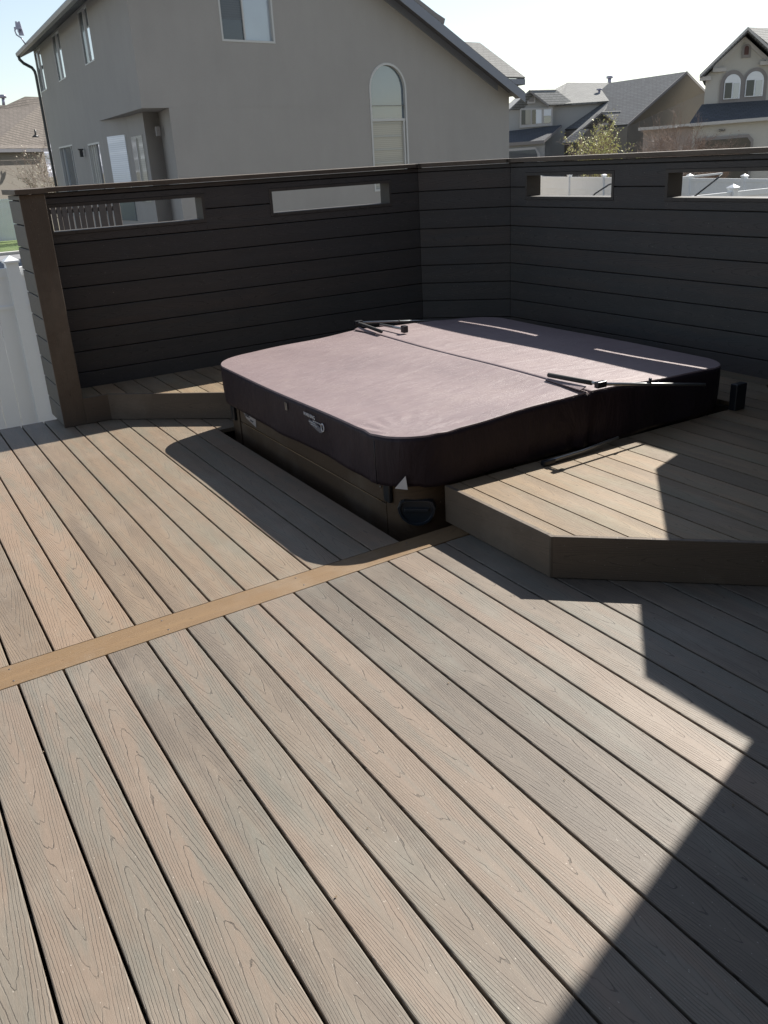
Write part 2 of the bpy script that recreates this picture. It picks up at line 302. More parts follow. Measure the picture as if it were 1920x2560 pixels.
def hboard(mb,p0,p1,zlo,zhi,th,nrm,rid=None):
    """upright board from p0 to p1 (xy), thickness th along nrm"""
    rid=rnd.random() if rid is None else rid
    p0=Vector((*p0,0));p1=Vector((*p1,0));n=Vector((*nrm,0)); L=(p1-p0).length; h=(zhi-zlo)/2; uo=rid*9; r=.002
    vs=[];bu=[];bv=[]
    # profile in (n, z)
    prof=[(0,zlo),(th,zlo),(th,zhi),(0,zhi)]
    if th>.015: prof=[(0,zlo+r),(r,zlo),(th-r,zlo),(th,zlo+r),(th,zhi-r),(th-r,zhi),(r,zhi),(0,zhi-r)]
    k=len(prof)
    for P,u in ((p0,0),(p1,L)):
        for a,z in prof:
            q=P+n*a; vs.append((q.x,q.y,z)); bu.append(u+uo); bv.append(z-(zlo+zhi)/2)
    fs=[(i,i+k,(i+1)%k+k,(i+1)%k) for i in range(k)]+[tuple(range(k)),tuple(range(2*k-1,k-1,-1))]
    mb.add(vs,fs,bu=bu,bv=bv,bid=rid)
def lerp(x,x0,y0,x1,y1): return y0+(y1-y0)*(x-x0)/(x1-x0)
bfar=lambda x: 2.868+.034*(x-.1)
bnear=lambda x: 2.727+.044*(x-.1)

# ---------------------------------------------------------------- lower deck
deck=tag(empty('deck'),kind='structure')
mb=MB()
for k in range(-30,34):
    x0=C0+k*W; x1=x0+W
    e=(min(bnear(x0),2.80)-.004,min(bnear(x1),2.80)-.004)
    if x0>2.05: e=(2.93,2.93)
    elif x1>1.97: e=(2.80,2.80)
    board(mb,x0,x1,(-2.2,-2.2),e,-.024,0)
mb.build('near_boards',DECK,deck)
mb=MB()
for k in range(-32,14):
    x0=CL+k*W; x1=x0+W
    if x1<1.75: board(mb,x0,x1,(bfar(x0)+.003,bfar(x1)+.003),(6.06,6.06),-.024,0)
    else: board(mb,x0,x1,(5.06,5.06),(6.06,6.06),-.024,0)
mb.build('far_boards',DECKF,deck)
mb=MB(); # divider board running across between the two fields
rid=.35;xs=[-4.2,2.04]
vs=[];bu=[];bv=[]
for x in xs:
    for q,y in ((0,bnear(x)),(1,bfar(x))):
        for z in (-.024,.0008): vs.append((x,y,z)); bu.append(x+2.2); bv.append(-.07+.14*q)
mb.add(vs,[(0,1,5,4),(1,3,7,5),(3,2,6,7),(2,0,4,6),(0,2,3,1),(4,5,7,6)],bu=bu,bv=bv,bid=rid)
div=mb.build('divider_board',TRIM,deck,bevel=.0025)
for x in (-2.1,-1.55,-1.0,-.48,.14,.67,1.22,1.75):
    for y in (bfar(x)-.028,bnear(x)+.028):
        m=MB(); m.tube([(x,y,.0002),(x,y,.0014)],.0036,10); m.build('screw_head',DARKPR,div)
m=MB() # joists and skirting below
for y in [-1.9+.4*i for i in range(12)]: m.box(-4.15,4.9,y,y+.04,-.21,-.028)
for y in (3.2,3.6,4.0,4.4,4.8): m.box(-4.15,1.70,y,y+.04,-.21,-.028)
for y in (5.2,5.6,6.0): m.box(-4.15,2.3,y,y+.04,-.21,-.028)
m.build('joists',DARKIN,deck)
m=MB()
for i,z in enumerate((-.03,-.175,-.32,-.465,-.61,-.755,-.9,-1.045,-1.19)):
    hboard(m,(-4.2,6.065),(4.6,6.065),z-.14,z,.02,(0,1)); hboard(m,(-4.22,-2.2),(-4.22,6.065),z-.14,z,.02,(1,0))
m.build('skirting',FASC,deck)

# ---------------------------------------------------------------- raised platform round the tub
plat=thing('raised_platform','low wraparound step platform of brown composite boards surrounding the covered hot tub','platform')
ZP=.172
def arcs(x):
    """list of (ylo,yhi) intervals of the platform at x"""
    if x<1.26: return [(5.80,6.085)]
    o=[]
    left_lo=5.80-(x-1.26)*.835
    if x<1.81: return [(left_lo,6.085)]
    back=lambda x: 6.085 if x<3.93 else 6.085-(x-3.93)*.92
    if x<3.9685: o.append((max(left_lo,5.19) if x<2.03 else 5.19,back(x)))
    near= 2.292-(max(x,2.03)-2.03)*.903
    low=near
    if x>3.43: low=2.19+(x-3.43)*1.0
    if x>4.41: low=3.17
    if x>=2.03:
        if x<3.9685: o.append((low,2.975))
        else: o.append((low,back(x)))
    return o
mb=MB(); X0=2.09-.1445*7
brk=[1.26,1.81,2.03,2.047,3.43,3.93,3.9685,4.41]
k=0; x=X0
while x<4.52:
    x1=x+W; a=max(x,1.098); b=min(x1,4.53); rid=rnd.random()
    # left-hand strip of the right step starts at its fascia
    cuts=sorted([a,b]+[c for c in brk if a+.002<c<b-.002])
    for i in range(len(cuts)-1):
        c,d=cuts[i],cuts[i+1]
        if d-c<.004: continue
        A=arcs(c+1e-4); B=arcs(d-1e-4)
        for (l0,h0),(l1,h1) in zip(A,B):
            ga=.0038 if i==0 else 0; gb=.0038 if i==len(cuts)-2 else 0
            aa,bb=c+ga,d-gb; m_=(x+x1)/2; vs=[];bu=[];bv=[]
            for xx,l,h in ((aa,l0,h0),(bb,l1,h1)):
                for y in (l,h):
                    for z in (ZP-.024,ZP): vs.append((xx,y,z)); bu.append(y+rid*9); bv.append(xx-m_)
            mb.add(vs,[(0,2,3,1),(4,5,7,6),(0,1,5,4),(2,6,7,3),(1,3,7,5),(0,4,6,2)],bu=bu,bv=bv,bid=rid)
    x=x1
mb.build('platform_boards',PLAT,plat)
mb=MB()
def fasc(mb,a,b,z0=.003,z1=ZP+.0015,th=.02):
    d=(Vector(b)-Vector(a)).normalized(); n=(d.y,-d.x); hboard(mb,a,b,z0,z1,th,n)
fasc(mb,(1.095,5.80),(1.262,5.80)); fasc(mb,(1.262,5.80),(2.02,5.168))
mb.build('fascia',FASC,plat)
mb=MB()
fasc(mb,(2.030,2.98),(2.030,2.29)); fasc(mb,(2.030,2.29),(3.42,1.035))
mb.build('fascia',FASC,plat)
m=MB(); m.prism([(2.0302,2.2898,.003),(2.0101,2.2898,.003),(2.0101,2.2815,.003),(2.0168,2.2752,.003)],(0,0,ZP-.0016)); m.build('mitre_filler',FASC,plat)
m=MB(); m.box(2.05,2.09,2.35,2.97,.0,ZP-.028); m.box(2.06,3.9,2.93,2.965,-.2,ZP-.028); m.box(3.965,4.0,2.9,5.3,-.2,ZP-.028); m.box(1.95,3.95,5.2,5.24,-.2,ZP-.028); m.build('framing',DARKIN,plat)

# ---------------------------------------------------------------- privacy screens
scr=thing('privacy_screen','dark grey-brown horizontal board privacy screen with narrow slot openings, wrapping behind the hot tub','privacy screen')
ZG=[.1365+.1395*i for i in range(10)]  # board joints
def sub(rects,h):
    out=[]
    for (a,b,c,d) in rects:
        ha,hb,hc,hd=h
        if hb<=a or ha>=b or hd<=c or hc>=d: out.append((a,b,c,d)); continue
        if a<ha: out.append((a,ha,c,d))
        if hb<b: out.append((hb,b,c,d))
        m0,m1=max(a,ha),min(b,hb)
        if c<hc: out.append((m0,m1,c,hc))
        if hd<d: out.append((m0,m1,hd,d))
    return out
def panel(A,B,holes,T=.13,zbot=-.02,name='screen_panel',capin=.022,ext0=0,ext1=0):
    A=Vector((*A,0));B=Vector((*B,0)); d=(B-A).normalized(); L=(B-A).length; n=Vector((-d.y,d.x,0))   # n outward (left of A->B)
    HZ0,HZ1=1.187,1.332
    mb=MB()
    zz=[zbot]+[z for z in ZG if z>zbot+.03]+[1.424]
    for i in range(len(zz)-1):
        rid=rnd.random()
        rects=[(.0018,L-.0018,zz[i]+.0032,zz[i+1]-.0032)]
        for h in holes: rects=sub(rects,(h[0]-.021,h[1]+.021,HZ0-.021,HZ1+.021))
        for (a,b,c,e) in rects:
            p0=A+d*a;p1=A+d*b
            hboard(mb,p0[:2],p1[:2],c,e,.022,n[:2],rid)
            q0=p0+n*(T-.022);q1=p1+n*(T-.022); hboard(mb,q0[:2],q1[:2],c,e,.022,n[:2],rid)
    mb.build(name,SCRN,scr)
    m=MB(); rects=[(0.004,L-.004,zbot,1.42)]
    for h in holes: rects=sub(rects,(h[0]-.019,h[1]+.019,HZ0-.019,HZ1+.019))
    for (a,b,c,e) in rects: m.obox(A+d*a+n*.0235+Vector((0,0,c)),d*(b-a),n*(T-.047),(0,0,e-c))
    m.build('stud_core',DARKIN,scr)
    for h in holes:
        m=MB(); s0,s1=h
        def lin(a,b,c,e): 
            rid=rnd.random(); p=A+d*a-n*.003+Vector((0,0,c)); vs=[];
            m.obox(p,d*(b-a),n*(T+.006),(0,0,e-c),bid=rid,bu=[0,.3,.3,0,0,.3,.3,0],bv=0)
        lin(s0-.02,s1+.02,HZ0-.02,HZ0); lin(s0-.02,s1+.02,HZ1,HZ1+.02); lin(s0-.02,s0,HZ0,HZ1); lin(s1,s1+.02,HZ0,HZ1)
        m.build('opening_frame',FRMM,scr)
    m=MB(); p=A-d*ext0-n*capin; q=B+d*ext1-n*capin
    hboard(m,p[:2],q[:2],1.4265,1.455,T+2*capin,n[:2]); m.build('cap_rail',FASC,scr)
# left panel, corner panel, right panel, angled panel, end panel (inner faces run left to right with outward on the left)
PA=(1.095,6.092);PB=(3.93,6.072);PC=(4.455,5.596);PD=(4.545,3.11);PD2=(4.313,3.03);PE=(3.452,2.138);PF=(3.452,.95)
panel(PA,PB,[(.075,1.075),(1.60,2.57)])
panel(PB,PC,[])
panel(PC,PD,[(.19,1.03),(1.50,2.31)])
panel(PD,PD2,[],name='return_panel')
panel(PD2,PE,[])
panel(PE,PF,[])
# posts closing the panel corners
for i,(a,b,c) in enumerate(((PA,PB,PC),(PB,PC,PD),(PC,PD,PD2),(PD,PD2,PE),(PD2,PE,PF))):
    a,b,c=[Vector(q) for q in (a,b,c)]; d1=(b-a).normalized(); d2=(c-b).normalized(); n1=Vector((-d1.y,d1.x)); n2=Vector((-d2.y,d2.x)); T=.128
    bis=(n1+n2).normalized(); o_=b+bis*(T/bis.dot(n1)); q=.02 
    P=[b+bis*.016, b+n1*.012-d1*.012, b+n1*T-d1*.012, o_, b+n2*T+d2*.012, b+n2*.012+d2*.012] if d1.cross(d2)<0 and True else [b,b+n1*T,o_,b+n2*T]
    m=MB(); m.prism([(p.x,p.y,-.02) for p in P],(0,0,1.444)); m.build('corner_stud',DARKIN,scr)
    m=MB(); k_=.022; P=[b-bis*k_/bis.dot(n1)*1, b-n1*k_-d1*.03,b+n1*(T+k_)-d1*.03,b+bis*((T+k_)/bis.dot(n1)),b+n2*(T+k_)+d2*.03,b-n2*k_+d2*.03]
    m.prism([(p.x,p.y,1.4255) for p in P],(0,0,.0285)); m.build('cap_joint',FASC,scr)
# end column
m=MB()
zz=[.002]+ZG+[1.424]
for i in range(len(zz)-1): hboard(m,(.975,6.20),(.975,5.812),zz[i]+.0035,zz[i+1]-.0035,.02,(-1,0)) 
m.build('column_siding',COLM,scr)
m=MB(); m.box(.977,1.07,5.815,6.20,.002,1.42); m.build('stud_core',DARKIN,scr)
m=MB(); rid=.4
vs=[(.952,5.788,.001),(1.097,5.788,.001),(1.097,5.81,.001),(.952,5.81,.001)]; vs+= [(a,b,1.424) for a,b,c in vs]
m.add(vs,[(0,3,2,1),(4,5,6,7),(0,1,5,4),(1,2,6,5),(2,3,7,6),(3,0,4,7)],bu=[0,0,0,0,1.42,1.42,1.42,1.42],bv=[-.07,.07,.07,-.07]*2,bid=rid)
m.build('corner_board',FASC,scr,bevel=.002)
m=MB(); hboard(m,(1.076,5.812),(1.076,6.09),.173,1.424,.02,(1,0)); m.build('return_board',FASC,scr)
m=MB(); hboard(m,(1.115,5.77),(1.115,6.245),1.4265,1.4555,.185,(-1,0)); m.build('cap_rail',FASC,scr)

# ---------------------------------------------------------------- hot tub
tub=thing('hot_tub','square hot tub in brown panelled cabinet sunk into the deck','hot tub')
m=MB(); CX0,CX1,CY0,CY1=1.835,3.86,3.02,5.12
def rr(x0,x1,y0,y1,r,n=6):
    P=[]
    for cx,cy,a0 in ((x1-r,y0+r,-90),(x1-r,y1-r,0),(x0+r,y1-r,90),(x0+r,y0+r,180)):
        for i in range(n+1):
            a=R(a0+90*i/n); P.append((cx+r*math.cos(a),cy+r*math.sin(a)))
    return P
m=MB(); core=rr(CX0+.012,CX1-.012,CY0+.012,CY1-.012,.165); m.prism([(x,y,-1.3) for x,y in core],(0,0,1.6)); m.build('tub_shell',BLACKP,tub)
# left-front face: two stacked panels, far and near corner posts
m=MB()
hboard(m,(CX0,3.20),(CX0,4.93),.066,.29,.02,(1,0)); m.build('side_panel',CAB,tub,bevel=.003)
m=MB(); hboard(m,(CX0,3.20),(CX0,4.93),-.6,.060,.02,(1,0)); m.build('side_panel',CAB,tub,bevel=.003)
m=MB(); hboard(m,(CX0-.002,4.945),(CX0-.002,5.06),-.6,.29,.02,(1,0)); m.build('corner_post',CAB,tub,bevel=.006)
def rcorner(m):
    r=.172; P=[]
    for i in range(13):
        a=R(180+90*i/12); P.append((CX0-.002+r+r*math.cos(a),CY0-.002+r+r*math.sin(a)))
    P.append((2.6,CY0-.002)); n=len(P); vs=[];bu=[];bv=[];s=0
    for i,(x,y) in enumerate(P):
        if i: s+=math.dist(P[i],P[i-1])
        for z in (-.6,.29): vs.append((x,y,z)); bu.append(s+3); bv.append(z*.3)
    m.add(vs,[(2*i,2*i+2,2*i+3,2*i+1) for i in range(n-1)],smooth=True,bu=bu,bv=bv,bid=.4)
m=MB(); rcorner(m); m.build('front_panel',CAB,tub)
# D-shaped recessed handle on the front panel
ho=Vector((1.90-.616*.010,3.06-.788*.010,0)); ht_=Vector((.788,-.616,0)); hn=Vector((-.616,-.788,0)); hz=Vector((0,0,1))
H=lambda a,z,o=0: ho+ht_*(a+.010)+hn*o+hz*z
cx=0; rx=.085; ht=.112; hb=-.010
P=[(-rx,ht-.035),(-rx+.012,ht-.008),(-rx+.03,ht),(rx-.03,ht),(rx-.012,ht-.008),(rx,ht-.035)]
for i in range(1,12):
    a=math.pi*i/12; P.append((rx*math.cos(a),ht-.035-(ht-.035-hb)*math.sin(a)))
n=len(P); m=MB(); vs=[]
for kk,o in ((1,-.03),(1,.006),(.97,.010),(.86,.010),(.82,.002)):
    for p in P: vs.append(H(p[0]*kk,.06+(p[1]-.06)*kk,o))
fs=[(r_*n+i,r_*n+(i+1)%n,(r_+1)*n+(i+1)%n,(r_+1)*n+i) for r_ in range(4) for i in range(n)]+[tuple(4*n+i for i in range(n))]
m.add(vs,fs); hd=m.build('recessed_handle',NAVYP,tub)
m=MB(); m.obox(H(-.055,.058,.002),ht_*.11,hn*.012,hz*.018); m.build('grip_bar',NAVYP,hd,bevel=.004)
# logo badge
m=MB(); bx=CX0-.004
S=[(4.872,.162),(4.862,.14),(4.825,.110),(4.68,.084),(4.675,.13),(4.68,.162)]
m.prism([(bx,y,z) for y,z in S],(.005,0,0)); bd=m.build('badge',SILVER,tub)
m=MB(); pts=[(4.835,.160),(4.83,.148),(4.822,.142),(4.815,.150),(4.808,.156),(4.80,.148),(4.806,.142),(4.797,.141),(4.788,.150),(4.78,.155),(4.774,.146),(4.78,.140),(4.77,.142)]
m.tube([(bx-.001,y,z-.018) for y,z in pts],.0022,6); m.build('script_mark',DARKPR,bd)
m=MB(); m.tube([(bx-.001,4.76-.006*i,.110+.006*math.sin(i*1.9)) for i in range(9)],.0014,6); m.build('script_mark',DARKPR,bd)
# cover straps with latches
for (x,y,z0,z1) in ((CX0-.006,3.165,.085,.33),(CX0-.010,5.005,.06,.30)):
    m=MB(); m.box(x-.002,x+.003,y-.018,y+.018,z0+.07,z1); st=m.build('strap',BLACKP,tub)
    m=MB(); m.box(x-.012,x+.008,y-.026,y+.026,z0,z0+.09); m.build('buckle',BLACKP,st,bevel=.006)
m=MB(); m.tube([(CX0-.004,3.235,.155),(CX0-.010,3.235,.155)],.008,8); m.tube([(CX0-.004,3.232,.138),(CX0-.009,3.232,.138)],.005,8); m.build('lock_rivet',ALU,tub)
m=MB(); m.tube([(CX0-.004,4.975,.15),(CX0-.010,4.975,.15)],.008,8); m.build('lock_rivet',ALU,tub)
m=MB(); m.tube([(CX0-.0015,3.24,.063),(CX0-.0015,4.9,.063)],.0022,6); m.build('panel_bead',plain('bead_trim',(.3,.2,.11),.4),tub)

# ---------------------------------------------------------------- cover
cov=thing('tub_cover','plum-brown folding vinyl cover with a centre fold, strapped on top of the hot tub','tub cover')
X0c,X1c,Y0c,Y1c,rc=1.775,3.91,2.985,5.185,.235
FX=2.845
def outl(x):
    if x<X0c+rc: t=X0c+rc-x
    elif x>X1c-rc: t=x-(X1c-rc)
    else: return Y0c,Y1c
    h=rc-math.sqrt(max(0,rc*rc-t*t)); return Y0c+h,Y1c-h
def ztop(x,y):
    z=.408+(.452-.408)*(1-abs(x-FX)/(FX-X0c if x<FX else X1c-FX))
    z-=.012*math.exp(-((x-FX)/.007)**2)
    u=(x-X0c)/(X1c-X0c); v=(y-Y0c)/(Y1c-Y0c)
    z+=.004*math.sin(x*5.3+1)*math.sin(y*3.1)+.0025*math.sin(x*11+y*4)
    dx,dy=x-1.86,y-3.06; r_=math.hypot(dx,dy)
    a=math.atan2(dy,dx); z+=.0026*math.sin(a*20)*math.exp(-((r_-.2)/.09)**2)
    ed=min(x-X0c,X1c-x,y-Y0c,Y1c-y)
    return z
xs=[]
for i in range(17): xs.append(X0c+rc*(1-math.cos(math.pi/2*i/16)))
for i in range(1,34): xs.append(X0c+rc+(FX-.03-X0c-rc)*i/33)
xs+= [FX-.018,FX-.009,FX-.004,FX,FX+.004,FX+.009,FX+.018,FX+.03]
for i in range(1,26): xs.append(FX+.03+(X1c-rc-FX-.03)*i/25)
for i in range(1,17): xs.append(X1c-rc+rc*math.sin(math.pi/2*i/16))
NY=70; vs=[];fs=[];grid=[]
for x in xs:
    lo,hi=outl(x); col=[]
    for j in range(NY+1):
        t=j/NY; t=.5-.5*math.cos(math.pi*t)*(1) if True else t
        y=lo+(hi-lo)*t; ed=min(y-lo,hi-y)
        z=ztop(x,y)
        col.append(len(vs)); vs.append((x,y,z))
    grid.append(col)
for i in range(len(xs)-1):
    for j in range(NY): fs.append((grid[i][j],grid[i+1][j],grid[i+1][j+1],grid[i][j+1]))
m=MB(); m.add(vs,fs,smooth=True)
# boundary loop
loop=[grid[i][0] for i in range(len(xs))]+[grid[-1][j] for j in range(1,NY+1)]+[grid[i][NY] for i in range(len(xs)-2,-1,-1)]+[grid[0][j] for j in range(NY-1,0,-1)]
def onrm(L):
    N=[]
    for i in range(len(L)):
        a=Vector(L[i-2][:2]);b=Vector(L[(i+2)%len(L)][:2]); d=(b-a)
        if d.length<1e-6: d=Vector((1,0))
        d.normalize(); N.append(Vector((d.y,-d.x)))
    return N
Lp=[vs[i] for i in loop]; Nn=onrm(Lp)
# roll-over edge belongs to the top
ring0=loop; n=len(loop); base=len(m.v)
for dz,do in ((-.003,.002),(-.008,.0035)):
    for p,nn in zip(Lp,Nn): m.v.append((p[0]+nn.x*do,p[1]+nn.y*do,p[2]+dz))
for r_ in range(2):
    A=ring0 if r_==0 else [base+i for i in range(n)]; B=[base+r_*n+i for i in range(n)]
    for i in range(n): m.f.append((A[i],B[i],B[(i+1)%n],A[(i+1)%n])); m.sm.append(True)
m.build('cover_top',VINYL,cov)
m=MB(); vs=[]; NR=12; pn=random.Random(5)
ph=[(pn.uniform(3,9),pn.uniform(0,6),pn.uniform(.3,1)) for _ in range(7)]
s=0; S_=[0]
for i in range(1,n): s+=math.dist(Lp[i][:2],Lp[i-1][:2]); S_.append(s)
for r_ in range(NR+1):
    t=r_/NR
    for i,(p,nn) in enumerate(zip(Lp,Nn)):
        zb=.172+.006*math.sin(S_[i]*4.2)+(.008 if p[0]<1.9 else 0)
        if p[0]>1.95 and p[1]<3.2: zb=.176
        if p[1]>5.0: zb=.178
        z=(p[2]-.008)*(1-t)+zb*t
        w=sum(a*math.sin(S_[i]*f*2+o_+t*2.5) for f,o_,a in ph)*.0026*t
        if p[1]<3.2: w+=.010*math.exp(-((p[0]-2.86)/.16)**2)*math.sin((p[0]-2.6)*55+t*3)*t**.7
        w+=.004*math.sin(t*math.pi)*1.0
        do=.0035+w-.003*t
        vs.append((p[0]+nn.x*do,p[1]+nn.y*do,z))
fs=[(r_*n+i,(r_+1)*n+i,(r_+1)*n+(i+1)%n,r_*n+(i+1)%n) for r_ in range(NR) for i in range(n)]
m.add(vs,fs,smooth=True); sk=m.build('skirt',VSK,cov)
sm=sk.modifiers.new('s','SOLIDIFY'); sm.thickness=.003
m=MB(); m.tube([(FX-.006+.0,Y0c+.06+(Y1c-Y0c-.12)*i/40,ztop(FX,4)+.0035+.001*math.sin(i)) for i in range(41)],.0035,6); m.build('fold_piping',VSK,cov)
m=MB(); m.tube([(CX0-.071,3.15+.0,.39),(CX0-.070,3.152,.30),(CX0-.066,3.155,.185)],.0022,6); m.build('seam',BLACKP,cov)
# care label with print on the skirt
lb=empty('warning_label'); lb.parent=cov; bpy.data.objects.remove(lb)
m=MB(); xx=X0c-.0125
m.prism([(xx,y,z) for y,z in [(3.79,.345),(3.79,.325),(3.74,.312),(3.68,.300),(3.655,.305),(3.655,.318),(3.70,.335)]],(.004,0,0)); lab=m.build('care_label',plain('label_grey',(.12,.125,.15),.6),cov)
ux=(0,-1,0);uy=(0,0,1)
text_mesh('warning_print','WARNING',.026,(xx-.001,3.845,.356),ux,uy,WHITEP,lab)
text_mesh('fine_print','RISK OF DROWNING',.0095,(xx-.001,3.745,.343),ux,uy,WHITEP,lab)
text_mesh('fine_print','KEEP COVER LOCKED',.0075,(xx-.001,3.79,.333),ux,uy,WHITEP,lab)
text_mesh('fine_print','WHEN NOT IN USE',.0075,(xx-.001,3.77,.322),ux,uy,WHITEP,lab)
m=MB(); m.tube([(xx-.002,3.640+.014*math.cos(a/16*2*math.pi),.335+.019*math.sin(a/16*2*math.pi)) for a in range(17)],.0028,6); m.build('ring_mark',WHITEP,lab)
m=MB()
for yy in (4.06,4.045): m.box(xx-.002,xx+.002,yy-.003,yy+.003,.335,.375)
m.build('handle_stitch',ALU,cov)
m=MB(); m.prism([(1.8095,3.0705,.182),(1.848,3.026,.180),(1.842,3.029,.244)],(-.0021,-.0021,0)); m.build('corner_tag',plain('white_tag',(.55,.55,.57),.5),cov)
# fold gusset flaps at both ends of the fold
for (y0,y1) in ((2.99,3.27),(5.17,4.95)):
    m=MB(); m.slab([(FX-.052,y0,.462),(FX-.012,y0,.474),(FX-.008,y1,.462),(FX-.022,y1,.458)],.006); m.build('fold_flap',VINYL,cov,bevel=.002)

# ---------------------------------------------------------------- cover lifter
for nm,yo,s_,lab_ in (('cover_lifter',2.93,1,'black cover lifter arm with foam grip hinged on the near end of the cover fold'),
                 ('cover_lifter',5.235,-1,'grey cover lifter arm standing beyond the far end of the cover fold')):
    lf=thing(nm,lab_,'cover lifter')
    m=MB(); yi=yo+.05*s_; ye=yo+.34*s_
    m.tube([(FX+.012,yi,.487),(FX+.0,ye,.476)],.0115,10); m.build('foam_grip',RUB,lf)
    m=MB(); m.tube([(FX+.01,yo+.1*s_,.487),(FX+.02,yo-.01*s_,.489)],.008,8); m.tube([(FX+.02,yo,.489),(FX+.46,yo,.412 if s_>0 else .44),(FX+.74,yo,.362 if s_>0 else .40)],.008,8); m.build('arm_tube',ALU,lf)
    m=MB(); m.box(FX-.006,FX+.05,yo-.012,yo+.016,.472,.502); m.build('hinge_block',BLACKP,lf,bevel=.004)
    m=MB(); m.box(3.84,3.92,yo+.0,yo+.045,.172,.315) if s_>0 else m.box(3.79,3.945,yo-.02,yo+.03,.172,.335); m.build('mounting_bracket',BLACKP,lf,bevel=.006)
    m=MB(); m.tube([(3.19,yo,.428),(3.19,yo,.462)],.008,8); m.build('lock_pin',BLACKP,lf)
    if s_>0:
        m=MB(); m.tube([(2.53,2.905,.186),(2.60,2.905,.190),(2.75,2.91,.192),(2.99,2.925,.205)],[.012,.009,.009,.007],8); m.build('gas_strut',ALU,lf)
        m=MB(); m.box(2.50,2.57,2.892,2.92,.174,.197); m.build('strut_foot',BLACKP,lf,bevel=.004)
    else:
        m=MB(); m.tube([(2.97,5.12,.475),(2.99,4.86,.478)],.009,8); m.build('return_bar',ALU,lf)
        m=MB(); m.box(2.975,3.01,4.83,4.87,.455,.50); m.build('clamp',BLACKP,lf,bevel=.004)
# ---------------------------------------------------------------- ground
GZ=-1.35
def sheet(name,pts,z,mat):
    m=MB(); m.add([(x,y,z) for x,y in pts],[tuple(range(len(pts)))]); return tag(m.build(name,mat),kind='structure')
def groundmat():
    t=NT('ground_dirt'); n=t.noise(t.obj(),.25,6,.65); n2=t.noise(t.obj(),9,4,.7)
    t.col(t.mix(n2,t.ramp(n,[(.35,(.16,.135,.10)),(.5,(.13,.13,.07)),(.65,(.19,.165,.125))]),(.12,.10,.08))); t.set(Roughness=.95); t.bump(n2,.5,.05); return t.m
def grassmat():
    t=NT('lawn_grass'); n=t.noise(t.mapping((1,1,1)),.8,5,.7); n2=t.noise(t.obj(),22,3,.7)
    t.col(t.mix(n2,t.ramp(n,[(.35,(.05,.10,.025)),(.5,(.11,.17,.045)),(.68,(.19,.22,.08))]),(.07,.11,.03))); t.set(Roughness=.9); t.bump(n2,.8,.06); return t.m
def roadmat():
    t=NT('pale_concrete_road'); n=t.noise(t.obj(),1.2,6,.7); t.col(t.ramp(n,[(.3,(.17,.17,.18)),(.7,(.24,.24,.25))])); t.set(Roughness=.85); t.bump(t.noise(t.obj(),60,2,.6),.3,.01); return t.m
sheet('ground',[(-3500,-1500),(4500,-1500),(4500,4500),(-3500,4500)],GZ,groundmat())
sheet('lawn',[(-14,39.2),(6.6,39.5),(9.0,48.0),(-14,48.6)],GZ+.012,grassmat())
m=MB(); m.box(-14,6.7,38.9,39.25,GZ,GZ+.12); tag(m.build('kerb',plain('kerb_concrete',(.5,.49,.46),.8)),kind='structure')
sheet('road',[(-14,14),(6.2,14),(6.6,38.9),(-14,38.9)],GZ+.006,roadmat())

m=MB(); lr_=random.Random(31)
for _ in range(70):
    x,y=lr_.uniform(-1.2,2.0),lr_.uniform(.8,5.6)
    if x>1.7 and y>2.8: continue
    a=lr_.uniform(0,6.28); s_=lr_.uniform(.0015,.006); u=Vector((math.cos(a),math.sin(a),lr_.uniform(-.2,.3)))*s_; v=Vector((-math.sin(a),math.cos(a),lr_.uniform(-.1,.3)))*s_*.5; c=Vector((x,y,.003))
    m.add([c-u,c+v,c+u,c-v],[(0,1,2,3)])
tag(m.build('leaf_litter',plain('dry_litter',(.14,.10,.06),.8,.5,40)),kind='stuff')
# ---------------------------------------------------------------- vinyl fences
def vinyl_fence(name,label,A,B,ztop,step=2.44,first=None,group=None):
    f=thing(name,label,'fence',group=group)
    A=Vector((*A,0));B=Vector((*B,0)); d=(B-A).normalized(); L=(B-A).length; n=Vector((-d.y,d.x,0)); Z=Vector((0,0,1))
    s=0 if first is None else first; posts=[]
    while s<=L+.01: posts.append(s); s+=step
    m=MB()
    for a,b in zip(posts[:-1],posts[1:]):
        a0=a+.06;b0=b-.06; k=max(1,round((b0-a0)/.17)); w=(b0-a0)/k
        for i in range(k): m.obox(A+d*(a0+i*w+.002)-n*.011+Z*(GZ+.16),d*(w-.004),n*.022,Z*(ztop-.09-GZ-.16))
    m.build('panel_boards',PVC,f)
    for z0,h in ((ztop-.09,.09),(ztop-.42,.035),(GZ+.06,.14)):
        m=MB(); m.obox(A+d*posts[0]-n*.022+Z*z0,d*(posts[-1]-posts[0]),n*.044,Z*h); m.build('rail',PVC,f)
    for a in posts:
        p=A+d*a; m=MB(); m.obox(p-d*.062-n*.062+Z*GZ,d*.124,n*.124,Z*(ztop+.05-GZ)); ps=m.build('post',PVC,f)
        m=MB(); c=p+Z*(ztop+.05); q=.078
        vs=[c-d*q-n*q,c+d*q-n*q,c+d*q+n*q,c-d*q+n*q]; vs+=[v+Z*.022 for v in vs]+[c+Z*.075]
        m.add(vs,[(0,3,2,1),(0,1,5,4),(1,2,6,5),(2,3,7,6),(3,0,4,7),(4,5,8),(5,6,8),(6,7,8),(7,4,8)]); m.build('post_cap',PVC,ps)
    return f
vinyl_fence('vinyl_fence','near white vinyl privacy fence running past the left edge of the deck',(1.47-2.33*3,10.04),(1.47+2.33*7,10.60),.645,step=2.33)
vinyl_fence('vinyl_fence','white vinyl fence at the back of the lot seen through the right-hand screen openings',(20.55,14.2),(24.6,30.5),.44)
